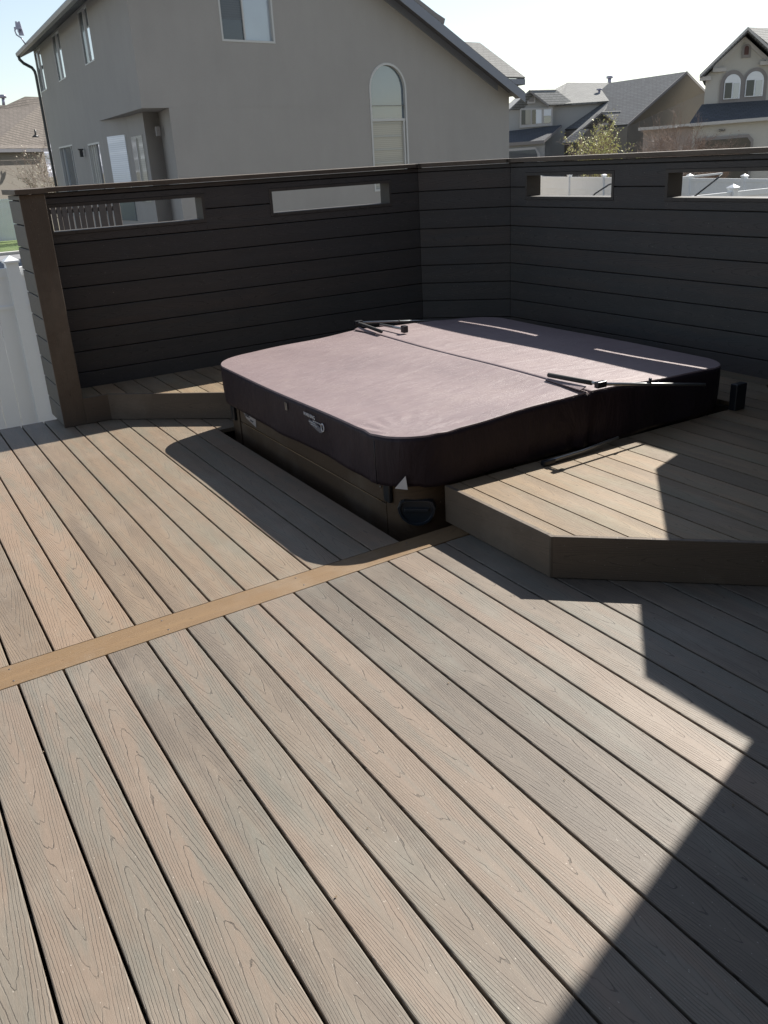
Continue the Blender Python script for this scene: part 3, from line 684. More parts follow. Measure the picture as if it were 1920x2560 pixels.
vinyl_fence('vinyl_fence','far pale vinyl fence across the grass strip at the left edge',(-12,49.5),(9.4,46.8),.60)
# dark picket rail next to the neighbour house
pf=thing('picket_fence','dark stained wood picket fence against the grey house, seen through the far-left slot','fence')
P0=Vector((3.72,19.85,0));P1=Vector((5.02,19.10,0)); d=(P1-P0).normalized(); n=Vector((-d.y,d.x,0)); L=(P1-P0).length
for z in (.0,.78): m=MB(); m.obox(P0+n*.03+Vector((0,0,z)),d*L,n*.04,(0,0,.09)); m.build('rail',DKW,pf)
pr=random.Random(4); s=0
while s<L-.05:
    w=pr.choice((.09,.1,.14)); m=MB(); m.obox(P0+d*s+Vector((0,0,GZ)),d*w,n*.025,(0,0,2.33+pr.uniform(-.03,.03))); m.build('picket',DKW,pf); s+=w+pr.choice((.018,.03,.02))
# light bar on dark strut
aw=thing('shade_frame','white-topped bar on a slanting dark strut behind the far-right slot','shade frame')
m=MB(); m.obox((11.75,10.46,.925),(.66,-.31,.03),(.02,.04,0),(0,0,.028)); m.build('top_bar',PVC,aw)
m=MB(); m.tube([(12.38,10.14,.95),(12.08,10.31,.70),(11.4,10.7,.1),(10.9,11.0,GZ)],.014,6); m.build('strut',BRONZE,aw)
aw=thing('bent_pole','thin dark bent pole behind the slot next to the screen corner','pole')
m=MB(); m.tube([(10.90,11.0,.925),(10.81,11.05,.90),(10.62,11.16,.775),(10.3,11.35,.4),(9.9,11.5,GZ)],.013,6); m.build('bent_tube',BRONZE,aw)

# ---------------------------------------------------------------- roofs helper
def roof(m,poly,t=.16):
    P=[Vector(p) for p in poly]; nm=Vector((0,0,0))
    for i in range(len(P)): nm+=(P[i]-P[0]).cross(P[(i+1)%len(P)]-P[0])
    nm.normalize()
    if nm.z<0: nm=-nm
    u=Vector((0,0,1)).cross(nm)
    u=u.normalized() if u.length>1e-3 else Vector((1,0,0)); v=nm.cross(u)
    ru=[p.dot(u) for p in P]; rv=[p.dot(v) for p in P]
    m.prism_attr(P,-nm*t,ru,rv)
def _pa(s,P,w,ru,rv):
    n=len(P); nm=Vector((0,0,0))
    for i in range(n): nm+=(P[i]-P[0]).cross(P[(i+1)%n]-P[0])
    if nm.dot(w)>0: P=P[::-1]; ru=ru[::-1]; rv=rv[::-1]
    s.add(P+[p+w for p in P],[tuple(range(n)),tuple(range(2*n-1,n-1,-1))]+[(i,i+n,(i+1)%n+n,(i+1)%n) for i in range(n)],ru=ru+ru,rv=rv+rv)
MB.prism_attr=_pa

V3=lambda n: [Vector(p) for p in BG[n]]
# ---------------------------------------------------------------- big neighbour house
hs=thing('neighbour_house','large two-storey grey stucco house with gable end and tall arched window behind the screen','house')
c0=Vector((6.818,22.412,0)); tl=Vector((math.cos(R(87)),math.sin(R(87)),0)); tg=Vector((math.cos(R(12)),math.sin(R(12)),0)); Z=Vector((0,0,1))
nl=Vector((-tl.y,tl.x,0)); ng=Vector((tg.y,-tg.x,0))   # outward normals
def LP(t,z,o=0): return c0+tl*t+nl*o+Z*z
def GP(t,z,o=0): return c0+tg*t+ng*o+Z*z
SOFZ=2.876
def poly2(P,Qs): return P
# upper gable wall and windows cut: build walls as rect grids with holes
def wall_holes(m,fn,t0,t1,z0,z1,holes,depth=.0):
    rects=[(t0,t1,z0,z1)]
    for h in holes: rects=sub(rects,h)
    for (a,b,c,d) in rects: m.add([fn(a,c),fn(b,c),fn(b,d),fn(a,d)],[(0,1,2,3)])
    for (a,b,c,d) in holes:
        q=[(a,c),(b,c),(b,d),(a,d)]
        for i in range(4):
            p,r_=q[i],q[(i+1)%4]; m.add([fn(*p),fn(*r_),fn(*r_,-.12),fn(*p,-.12)],[(0,1,2,3)])
HL=[(13.15,14.62,4.34,5.66),(9.05,10.5,4.34,5.68),(4.4,5.74,4.345,5.68)]
low=[(10.12,12.9,.2,2.44),(5.62,7.42,-.3,2.35)]
m=MB()
wall_holes(m,LP,0,14.72,SOFZ,5.77,HL)
wall_holes(m,LP,5.1,14.72,GZ,SOFZ,low)
HG=[(2.46,4.09,4.36,5.68)]
AH=(7.27,8.75,.55,3.36)      # arched window rectangular part
wall_holes(m,GP,0,13.5,SOFZ,5.9,HG+[(7.27,8.75,SOFZ,4.0)])
wall_holes(m,GP,.72,13.5,GZ,SOFZ,[(7.27,8.75,.55,SOFZ)])
# spandrels around the arch
ac,ar=8.01,.74
arc=[(ac+ar*math.cos(R(a)),3.30+.70*math.sin(R(a))) for a in range(0,181,12)]
m.add([GP(8.75,4.0)]+[GP(*p) for p in arc[:8]]+[GP(ac,4.0)],[tuple(range(10))])
m.add([GP(ac,4.0)]+[GP(*p) for p in arc[8:]]+[GP(7.27,4.0)],[tuple(range(len(arc[8:])+2))])
# top gable triangle (overlap-free: above 5.9 down to roof lines)
RT=4.03;RZ=7.66
def rz(t): return 5.77+.469*t if t<RT else RZ-.469*(t-RT)
m2=MB()
# trim the right part of the gable wall to the rake line
bm_pts=[(0,5.9),(RT,RZ),(RT+(RZ-5.9)/.469,5.9)]
m.add([GP(*p) for p in bm_pts],[(0,1,2)])
wl=m.build('walls',STUC,hs)
# cut whatever stands above the rake
bm=bmesh.new(); bm.from_mesh(wl.data)
pl=GP(RT,RZ); d_=(tg-Z*.469).normalized(); nrm=d_.cross(ng); 
if nrm.z<0: nrm=-nrm
geo=bm.verts[:]+bm.edges[:]+bm.faces[:]
gf=[f for f in bm.faces if abs((f.calc_center_median()-c0).dot(ng))<.01]
es=set(e for f in gf for e in f.edges); vv=set(v for f in gf for v in f.verts)
bmesh.ops.bisect_plane(bm,geom=list(gf)+list(es)+list(vv),plane_co=pl,plane_no=nrm,clear_outer=True)
bm.to_mesh(wl.data); bm.free()
# recess walls and soffit
def azd(a,D): return Vector((D*math.sin(R(a)),D*math.cos(R(a)),0))
A_,B_,C_,D_,E_=LP(5.1,0),azd(15.96,26.72),azd(16.9,25.06),azd(17.78,25.5),GP(.72,0)
m=MB(); lw=lambda p,q: m.add([p+Z*GZ,q+Z*GZ,q+Z*SOFZ,p+Z*SOFZ],[(0,1,2,3)])
lw(A_,B_);lw(B_,C_);lw(C_,D_);lw(D_,E_)
m.build('recess_walls',STUC,hs); m=MB()
m.add([p+Z*GZ for p in (LP(14.72,0),LP(14.72,0)+tg*13.5,GP(13.5,0))]+[LP(14.72,5.77),LP(14.72,5.77)+tg*13.5,GP(13.5,3.2)],[(0,1,4,3)])
m.add([GP(13.5,GZ),GP(13.5,GZ)+tl*14.72,GP(13.5,3.2)+tl*14.72,GP(13.5,3.2)],[(0,1,2,3)])
m.build('back_wall',STUC,hs)
m=MB(); m.prism([p+Z*(SOFZ+.002) for p in (LP(0,0)+(tl+tg)*.004,E_,D_,C_,B_,A_)],Z*.05); m.build('recess_soffit',STUC,hs)
m=MB()
m.obox(GP(.72,SOFZ-.002,0.001),tg*12.78,ng*.003,Z*.008); m.build('control_joint',STUC,hs)
# roof
TL=14.72
m=MB(); f1=.5; ov=.5; og=.45
k=.469
def RPt(t,z,s): return c0+tg*t+tl*s+Z*z      # s along depth
el=(-ov,5.77-k*ov+.16); er=(13.5+.35,rz(13.5)-k*.35+.16); rp=(RT,RZ+.16)
roof(m,[RPt(*el,-f1),RPt(*rp,-f1),RPt(*rp,TL+.3),RPt(*el,TL+.3)],.1)
roof(m,[RPt(*rp,-f1),RPt(*er,-f1),RPt(*er,TL+.3),RPt(*rp,TL+.3)],.1)
# lower front-facing slope on the right
q1=Vector((19.96,25.206,3.70));q2=Vector((20.843,25.393,3.70));q3=Vector((20.983,28.073,5.043));q4=q3-tg*2.2
roof(m,[q1-tg*.5,q2,q3,q4-tg*.5],.05)
# small roof end showing above the rake
m.build('roof',SH_G,hs)
m=MB(); m.prism(V3('bump'),Vector((.505,.863,0))*1.2); m.build('roof_edge',STTRIM,hs)
m=MB()
def bar(p,q,h,dirn,th): m.prism([p,q,q-Z*h,p-Z*h],dirn*th)
bar(RPt(el[0],el[1]-.03,-f1-.03),RPt(rp[0],rp[1]-.03,-f1-.03),.28,tl,.03)
bar(RPt(rp[0],rp[1]-.03,-f1-.03),RPt(er[0],er[1]-.03,-f1-.03),.28,tl,.03)
fz=lambda t:rz(t)-.02
m.prism([GP(RT,fz(RT),.002),GP(12.9,fz(12.9),.002),GP(12.9,fz(12.9)-.20,.002),GP(RT,fz(RT)-.20,.002)],ng*.03)
# eave return on the right
m.prism([q1+Z*-.055-tg*.35,q2-Z*.055,q2-Z*.23,q1-Z*.23-tg*.35],tl*.04)
m.prism([q2-Z*.055,q2-Z*.055+tl*2.7+Z*1.3,q2-Z*.2+tl*2.7+Z*1.3,q2-Z*.23],-tg*.04)
m.build('fascia',FASG,hs)
m=MB(); # soffits
m.slab([RPt(-ov+.02,5.77-k*ov+.02,-f1),RPt(-ov+.02,5.77-k*ov+.02,TL+.3),RPt(0,5.76,TL+.3),RPt(0,5.76,-f1)],.02)
m.slab([RPt(RT,RZ+.01,-f1),RPt(13.85,rz(13.5)-k*.35+.01,-f1),RPt(13.85,rz(13.5)-k*.35+.01,0),RPt(RT,RZ+.01,0)],.02)
m.slab([RPt(RT,RZ+.01,-f1),RPt(-ov,5.77-k*ov+.01,-f1),RPt(-ov,5.77-k*ov+.01,0),RPt(RT,RZ+.01,0)],.02)
m.prism([q1-Z*.232-tg*.35,q2-Z*.232,q2-Z*.232+tl*2.4,q1-Z*.232-tg*.35+tl*2.4],Z*.02)
m.build('soffit',SOFF,hs)
m=MB(); ge=lambda s,dz=0,o=0: c0-tg*(ov+o)+tl*s+Z*(el[1]-.02+dz)
P=[(-.0,-.0),(-.13,0),(-.14,-.03),(-.11,-.12),(-.0,-.14)]
m.prism([c0-tg*ov+tg*a+Z*(el[1]-.02+b)-tl*f1 for a,b in P],tl*(TL+.3+f1)); gt=m.build('gutter',GUT,hs)
m=MB(); b0=c0-tg*(ov+.07)+tl*(TL+.1)+Z*(el[1]-.12)
pts=[b0,b0-Z*.12+tg*.02,b0-Z*.24+tg*.14,b0-Z*.38+tg*.42,b0-Z*.5+tg*.50,b0-Z*.65+tg*.52]; pts.append(Vector((pts[-1].x,pts[-1].y,GZ))); m.tube(pts,.055,8); m.build('downspout',DSP,hs)
# windows ------------------------------------------------------------
def window(fn,t0,t1,z0,z1,panes,name='window',fw=.05,dep=-.07,vert=()):
    """panes: list of (t fraction a, b, material)"""
    m=MB(); w=t1-t0
    def bx(a,b,c,d,o0,o1): 
        P=[fn(a,c,o0),fn(b,c,o0),fn(b,d,o0),fn(a,d,o0)]; m.prism(P,fn(a,c,o1)-fn(a,c,o0))
    bx(t0,t1,z0,z0+fw,dep-.03,.012); bx(t0,t1,z1-fw,z1,dep-.03,.004); bx(t0,t0+fw,z0+fw,z1-fw,dep-.03,.008); bx(t1-fw,t1,z0+fw,z1-fw,dep-.03,.008)
    for v in vert: bx(t0+w*v-.022,t0+w*v+.022,z0+fw,z1-fw,dep-.03,dep+.03)
    fr=m.build(name,FRAME,hs)
    for p in panes:
        a,b,mt=p[:3]; c,d=(p[3],p[4]) if len(p)>3 else (0,1)
        m=MB(); o=dep-.005
        aa,bb=t0+w*a,t0+w*b; cc,dd=z0+(z1-z0)*c,z0+(z1-z0)*d
        aa=max(aa,t0+fw*.5);bb=min(bb,t1-fw*.5)
        m.prism([fn(aa,cc,o),fn(bb,cc,o),fn(bb,dd,o),fn(aa,dd,o)],fn(aa,cc,o-.01)-fn(aa,cc,o)); m.build('pane',mt,fr)
    return fr
for h in HL: window(LP,*h,[(0,.5,GL_R),(.5,1,GL_D)],vert=(.5,),fw=.035,dep=-.02)
window(GP,*HG[0],[(0,.45,BL_D,.38,1),(0,.45,GL_N,0,.38),(.45,1,GL_S)],vert=(.45,))
window(LP,*low[0],[(0,.22,GL_N),(.22,.8,GL_B),(.8,1,GL_N)],vert=(.22,.8))
window(LP,*low[1],[(0,.45,GL_N),(.45,1,BL_C)],vert=(.45,.6,.8),name='patio_door')
# arched window
m=MB(); outer=[(AH[0]-.0,AH[2])]+[(ac-ar*math.cos(R(a))*1.0,3.30+.70*math.sin(R(a))) for a in range(0,181,9)]+[(AH[1],AH[2])]
inner=[(AH[0]+.06,AH[2]+.06)]+[(ac-(ar-.06)*math.cos(R(a)),3.30+.64*math.sin(R(a))) for a in range(0,181,9)]+[(AH[1]-.06,AH[2]+.06)]
no=len(outer)
for i in range(no):
    j=(i+1)%no; P=[outer[i],outer[j],inner[j],inner[i]]
    m.prism([GP(*p,-.09) for p in P],ng*.105)
bxx=lambda a,b,c,d: m.prism([GP(a,c,-.085),GP(b,c,-.085),GP(b,d,-.085),GP(a,d,-.085)],ng*.07)
bxx(AH[0]+.06,AH[1]-.06,2.46,2.53); bxx(8.60,8.66,AH[2]+.06,2.46)
fr=m.build('arched_window',FRAME,hs)
m=MB(); m.prism([GP(*p,-.08) for p in [(AH[0]+.03,2.5)]+[(a,b) for a,b in inner[1:-1]]+[(AH[1]-.03,2.5)]],ng*.01); m.build('pane',GL_B,fr)
m=MB(); m.prism([GP(AH[0]+.03,AH[2]+.03,-.08),GP(AH[1]-.03,AH[2]+.03,-.08),GP(AH[1]-.03,2.49,-.08),GP(AH[0]+.03,2.49,-.08)],ng*.01); m.build('pane',BL_C,fr)
m=MB()
for i in range(5):
    z=2.44-.36*i; m.prism([GP(AH[0]+.08,z-.0,-.066),GP(AH[1]-.16,z,-.066),GP(AH[1]-.16,z-.05,-.062),GP(AH[0]+.08,z-.05,-.062)],ng*.008)
m.build('shade_hem',BL_C,fr)
# recess windows
def frm(P,Q):
    d=(Q-P).normalized(); nn=Vector((d.y,-d.x,0)); 
    if nn.dot(-P)<0: nn=-nn
    return lambda t,z,o=0: P+d*t+nn*o+Z*z
f=frm(A_,B_); window(f,.36,1.62,.2,2.44,[(0,1,BL_W,.42,1),(0,1,GL_N,0,.42)],dep=.03,fw=.06)
f=frm(B_,C_); window(f,.25,1.45,.72,2.36,[(0,.5,GL_D),(.5,1,BL_C)],dep=.03,vert=(.5,),fw=.06)  # right pane: cream colour painted in for the yellowish reflection of a tree
m=MB(); m.box(7.50,7.60,23.70,23.80,2.30,2.52); m.build('wall_lamp',STTRIM,hs)
m=MB(); b=LP(7.98,2.2,.05); m.obox(b,tl*.14,nl*.16,Z*.04); m.obox(b-Z*.2+nl*.03,tl*.11,nl*.1,Z*.2); m.build('wall_lamp',BRONZE,hs)
m=MB(); vb=RPt(2.0,rz(2.0)+.15,9.0); m.tube([vb,vb+Z*.45],.05,8); m.build('vent_pipe',DSP,hs)
# satellite dish at the far-left eave
sd=thing('satellite_dish','small violet-grey satellite dish on a curved mast at the far-left eave of the grey house','satellite dish')
m=MB(); m.tube([(6.80,34.27,5.60),(6.70,34.3,5.80),(6.585,34.38,5.90),(6.56,34.39,6.02),(6.60,34.38,6.10)],.022,8); m.build('mast',PIPE,sd)
m=MB(); cc=Vector((6.68,34.35,6.12)); dx=Vector((.79,-.43,0)); 
m.prism([cc+dx*a+Z*b for a,b in [(-.10,-.02),(-.08,.17),(-.02,.18),(-.01,.14),(.05,.17),(.09,.17),(.12,-.02),(.16,-.25),(-.02,-.24),(-.04,-.10),(.02,-.04)]],Vector((.15,.4,0)).normalized()*.05); m.build('reflector',PIPE,sd)
m=MB(); m.obox(cc+dx*-.16-Z*.07-Vector((.02,.1,0)),dx*.26,Vector((.02,.06,0)),Z*.07); m.obox(cc+dx*-.05-Z*.15-Vector((.02,.1,0)),dx*.06,Vector((.02,.06,0)),Z*.1); m.build('feed_arm',PIPE,sd)

# ---------------------------------------------------------------- own house to the right, casting the big shadow
oh=thing('home','dark brown stucco home whose corner rises at the right end of the deck','house')
m=MB(); m.box(3.84,11,-9,1.903,GZ,5.8); m.build('walls',OWNW,oh)
m=MB(); m.box(-9,3.8385,-9,-1.9,GZ,5.8); m.build('sky_blocking_wing',OWNW,oh)  # unseen wing behind the camera, added to keep sky light off the deck
m=MB(); roof(m,[(3.80,1.98,5.82),(11.3,1.98,5.82),(11.3,-3.5,8.2),(3.80,-3.5,8.2)],.12); roof(m,[(3.80,-9.2,5.82),(11.3,-9.2,5.82),(11.3,-3.5,8.2),(3.80,-3.5,8.2)],.12); roof(m,[(-9.3,-1.7,5.82),(3.7,-1.7,5.82),(3.7,-5.8,7.2),(-9.3,-5.8,7.2)],.12); m.build('roof',SH_T,oh)
m=MB(); m.box(3.815,3.838,-1.3,.5,.03,2.1); dr=m.build('patio_door',FRAME,oh)
m=MB(); m.box(3.80,3.814,-1.22,-.42,.12,2.02); m.box(3.80,3.814,-.38,.42,.12,2.02); m.build('pane',GL_N,dr)

# ---------------------------------------------------------------- far houses, points from BG
V3=lambda n: [Vector(p) for p in BG[n]]
HV=Vector((.505,.863,0))
def gnd(p,z=GZ): return Vector((p.x,p.y,z))
def wallp(m,top,depth=7,z0=GZ): 
    P=[gnd(top[0],z0)]+list(top)+[gnd(top[-1],z0)]; m.prism(P,HV*depth)
def strip(m,p,q,h,off=.03,back=.08): m.prism([p-HV*off,q-HV*off,q-HV*off-Z*h,p-HV*off-Z*h],HV*(off+back))
def quadbox(m,P,th): m.prism(P,HV*th)
# house A
ha=thing('house','grey-brown house with a triple white window, light grey hipped roof and small entry gable','house')
g0,g1,g2=V3('A_gable'); wm=V3('A_wallmid'); gw=V3('A_garwall'); ew=V3('A_entrywall'); me_=V3('A_maineave'); mr=V3('A_mainridge')
m=MB(); wallp(m,[g0,g1,g2],5); wallp(m,[wm[0],wm[1],wm[2]],6); wallp(m,gw,2)
m.build('walls',STUC4,ha)
m=MB(); wallp(m,[me_[0]-Z*.12,mr[0]-Z*.15,me_[1]-Z*.1],.5); E=(mr[1]-mr[0]); P=[gnd(me_[0]),me_[0]-Z*.12,mr[0]-Z*.15,me_[1]-Z*.1,gnd(me_[1])]; m.prism([p+HV*.02 for p in P],E); wallp(m,[ew[0],ew[1],ew[2],ew[3]],1.2); m.build('gable_walls',STUC2,ha)
m=MB(); r0,r1=V3('A_ridge1'); e0,e1=V3('A_eaves1'); dd=r1-r0
roof(m,[r0,e1,e1+dd,r1],.08); roof(m,[r0,e0,e0+dd,r1],.08); roof(m,V3('A_hiplight'),.1); roof(m,V3('A_hipdark'),.1)
pe=V3('A_entry'); roof(m,[pe[0],pe[1],pe[4],pe[3]],.06)
m.build('light_roof',SH_L,ha)
m=MB(); roof(m,[mr[0],mr[1],me_[0]+E,me_[0]],.12); roof(m,[mr[0],me_[1],me_[1]+E,mr[1]],.12); roof(m,V3('A_dark2'),.1); roof(m,[pe[0],pe[2],pe[2]+(pe[1]-pe[0]),pe[1]],.06); m.build('main_roof',SH_M,ha)
m=MB(); roof(m,V3('A_porch'),.1); m.build('porch_roof',SH_D,ha)
m=MB()
pp=V3('A_porch'); strip(m,pp[3],pp[2],.17); strip(m,pp[2],pp[1],.14); m.build('fascia',STTRIM,ha)
for a_,b_,h_ in ((r0,e1,.12),(r0,e0,.12),(mr[0]+Z*.02,me_[0]+Z*.02,.14),(mr[0]+Z*.02,me_[1]+Z*.02,.14),(pe[0],pe[2],.1),(pe[0],pe[3],.1)): m=MB(); strip(m,a_,b_,h_,.03,.1); m.build('rake_board',STTRIM,ha)
m=MB(); tw=V3('A_tripwin'); quadbox(m,tw[:4],.12); wf=m.build('bay_window',FASW,ha)
def sub4(P,a,b,c,d):
    A,B,C,D=P[0],P[1],P[2],P[3]; 
    f=lambda u,v:(A*(1-u)+B*u)*(1-v)+(D*(1-u)+C*u)*v
    return [f(a,c),f(b,c),f(b,d),f(a,d)]
for a,b,mt in ((.05,.17,GL_D),(.17,.33,BL_C),(.38,.49,GL_N),(.49,.66,BL_W),(.73,.95,BL_W)):
    m=MB(); q=sub4(tw[:4],a,b,.1,.84 if a<.7 else .45); quadbox(m,[p-HV*.03 for p in q],.02); m.build('pane',mt,wf)
m=MB(); q=sub4(tw[:4],.73,.95,.47,.84); quadbox(m,[p-HV*.03 for p in q],.02); m.build('pane',GL_B,wf)
va=V3('A_vent'); cx=(va[0]+va[1])/2
def archpts(c,w,h,hd): # c bottom centre, hd horizontal dir
    return [c-hd*w/2,c+hd*w/2]+[c+hd*(w/2*math.cos(R(a)))+Z*(h-w/2+w/2*math.sin(R(a))) for a in range(0,181,15)]
hd=Vector((.863,-.505,0))
m=MB(); m.prism([p-HV*.03 for p in archpts(Vector((cx.x,cx.y,3.83)),.47,.62,hd)],HV*.05); vf=m.build('gable_vent',FASW,ha)
m=MB(); m.prism([p-HV*.05 for p in archpts(Vector((cx.x,cx.y,3.92)),.3,.44,hd)],HV*.03); m.build('louver',STTRIM,vf)
ap=V3('A_arch'); cx=(ap[0]+ap[1])/2
m=MB(); m.prism([p-HV*.05 for p in archpts(Vector((cx.x,cx.y,.4)),.95,2.15,hd)],HV*.1); vf=m.build('arched_window',FASW,ha)
m=MB(); m.prism([p-HV*.08 for p in archpts(Vector((cx.x,cx.y,.5)),.72,1.92,hd)],HV*.04); m.build('pane',BL_D,vf)
ad=V3('A_door'); m=MB(); dl=ad[0];dr_=ad[1]; P=[gnd(dl),dl+Z*.08,dr_+Z*.08,ad[2]+hd*.12,gnd(ad[2]+hd*.12)]; m.prism([p-HV*.03 for p in P],HV*.05); gf=m.build('garage_surround',FASW,ha)
m=MB(); P=[gnd(dl),dl-Z*.05,dr_-Z*.05,ad[2]-hd*.05,gnd(ad[2]-hd*.05)]; m.prism([p-HV*.06 for p in P],HV*.04); m.build('garage_door',BL_D,gf)
ap=V3('A_pipe'); m=MB(); m.tube([ap[0],ap[1]],.07,8); m.tube([ap[1],ap[1]+Z*.08],.16,8); m.tube([ap[0]-Z*.05,ap[0]+Z*.06],[.3,.1],8); m.tube([ap[2]-Z*.2,ap[2]+Z*.12],.11,8); m.tube([ap[2]+Z*.12,ap[2]+Z*.25],.2,10); m.build('roof_vent',PIPE,ha)
# house B
HVA=HV; HVB=Vector((.775,.632,0))
hb=thing('house','pale stucco house at the right edge, two arched windows above dark porch roof','house')
w=V3('B_wall'); rf=V3('B_roof'); 
m=MB(); HV=HVB; wallp(m,[w[0],w[1],w[2]],8); gwv=V3('B_gwall'); wallp(m,[gwv[0],gwv[1]],1.4); m.build('walls',STUC3,hb)
m=MB(); wallp(m,[gwv[2],gwv[3],gwv[0]+Z*.02],1.3); m.build('wing_wall',stucco('rose_stucco',(.36,.30,.27)),hb)
m=MB(); roof(m,[rf[0],rf[1],rf[1]+HV*8.5,rf[0]+HV*8.5],.12); roof(m,[rf[0],rf[2],rf[2]+HV*8.5,rf[0]+HV*8.5],.12); m.build('roof',SH_M,hb)
rr_=V3('B_rightroof'); m=MB(); roof(m,[rr_[0]+Z*.02,rr_[1],rr_[2]],.1); m.build('side_roof',SH_L,hb)
m=MB(); strip(m,rf[0]+Z*.03,rf[1]+Z*.03,.13,.03); strip(m,rf[0]+Z*.03,rf[2]+Z*.03,.13,.03); bt=V3('B_trim'); strip(m,bt[1],bt[0],.2,.02,.05); strip(m,bt[1],bt[2],.2,.02,.05)
br=V3('B_returns')
for i in (0,2,4): 
    a,b=br[i],br[i+1]; top=min(a.z,b.z)+.02; a2=Vector((a.x,a.y,top));b2=Vector((b.x,b.y,top)); m.prism([a2,b2,b2-Z*.16,a2-Z*.16],HV*.35)
pb=V3('B_porch'); strip(m,pb[3]+Z*.0,pb[2]+Z*.0,.13,.05); lr=V3('B_lowroof'); strip(m,lr[0],lr[1],.12,.05,.3); strip(m,lr[1],pb[3],.1,.05,.3)
m.build('fascia',FASW,hb)
m=MB(); roof(m,pb,.08); m.build('porch_roof',SH_D,hb)
for k_ in ('B_w1','B_w2'):
    o0,o1,i0,i1=V3(k_); c=(o0+o1)/2; wd=(Vector((o1.x,o1.y,0))-Vector((o0.x,o0.y,0))).length; 
    m=MB(); m.prism([p-HV*.03 for p in archpts(Vector((c.x,c.y,o1.z)),wd,o0.z-o1.z,hd)],HV*.06); fr=m.build('arched_window',STTRIM,hb)
    c=(i0+i1)/2; wi=(Vector((i1.x,i1.y,0))-Vector((i0.x,i0.y,0))).length; h=i0.z-i1.z
    m=MB(); m.prism([p-HV*.05 for p in archpts(Vector((c.x,c.y,i1.z)),wi,h,hd)],HV*.05); ww=m.build('curtain',BL_W,fr)
    m=MB(); b=Vector((c.x,c.y,i1.z+.04))-HV*.07; m.obox(b-hd*(wi*.44),hd*wi*.42,HV*.03,Z*h*.62); m.build('pane',GL_D,fr)
    m=MB(); b=Vector((c.x,c.y,i1.z+.04))-HV*.065; m.obox(b+hd*(wi*.06),hd*wi*.36,HV*.02,Z*h*.60); m.build('pane',GL_S,fr)
bv=V3('B_vent'); c=(bv[0]+bv[1])/2
m=MB(); m.prism([p-HV*.03 for p in archpts(Vector((c.x,c.y,bv[1].z)),.40,bv[0].z-bv[1].z,hd)],HV*.06); vf=m.build('gable_vent',STTRIM,hb)
m=MB(); m.prism([p-HV*.05 for p in archpts(Vector((c.x,c.y,bv[1].z+.12)),.2,.36,hd)],HV*.05); m.build('louver',plain('red_brown_louver',(.1,.05,.045),.7),vf)
bd_=V3('B_door'); P=[gnd(bd_[3]),Vector((bd_[3].x,bd_[3].y,bd_[0].z)),bd_[0],bd_[1],bd_[2],gnd(bd_[2])]
m=MB(); m.prism([p-HV*.04 for p in P],HV*.06); gf=m.build('garage_surround',STTRIM,hb)
P=[gnd(bd_[3]),Vector((bd_[3].x,bd_[3].y,bd_[0].z-.12)),bd_[0]-Z*.12,bd_[1]-Z*.12-hd*.05,bd_[2]-Z*.1-hd*.12,gnd(bd_[2]-hd*.12)]
m=MB(); m.prism([p-HV*.07 for p in P],HV*.05); m.build('garage_door',plain('brown_garage_door',(.10,.085,.065),.6),gf)
bn=V3('B_num'); text_mesh('house_number','2864',.15,bn[0]-HV*.06-Z*.03+hd*-.02,hd,(0,0,1),BRONZE,hb,.01)
HV=HVA
# house on the left
hl=thing('house','low tan-roofed house standing behind the far fence at the left edge','house')
e0,e1=V3('Lh_eave'); rg=V3('Lh_ridge'); HV2=Vector((-(e1-e0).y,(e1-e0).x,0)).normalized()
m=MB(); P=[gnd(e0),e0-Z*.05,e1-Z*.05,gnd(e1)]; m.prism([p+HV2*.0+HV2*.35 for p in P],HV2*6); m.build('walls',STUC2,hl)
m=MB()
r4=[rg[0],rg[1],rg[2],rg[3],rg[4]]
roof(m,[e0,e1,rg[4],rg[3],rg[0]],.14) if False else None
roof(m,[e0,e1,Vector((rg[4].x,rg[4].y,rg[4].z)),rg[3],rg[1],rg[0]],.14)
m.build('roof',SH_T,hl)
m=MB(); n2=-HV2
m.prism([e0-Z*.02,e1-Z*.02,e1-Z*.2,e0-Z*.2],n2*.05); m.build('fascia',SOFF,hl)
lv=V3('Lh_vent'); m=MB(); m.tube([lv[0]-Z*.1,lv[1]],.09,8); m.tube([lv[1]-Z*.02,lv[1]+Z*.16],[.2,.2],8); m.build('roof_vent',PIPE,hl)
m=MB(); m.tube([lv[2]-Z*.05,lv[3]],.05,8); m.tube([lv[2]-Z*.08,lv[2]+Z*.04],[.22,.08],8); m.build('roof_vent',BRONZE,hl)

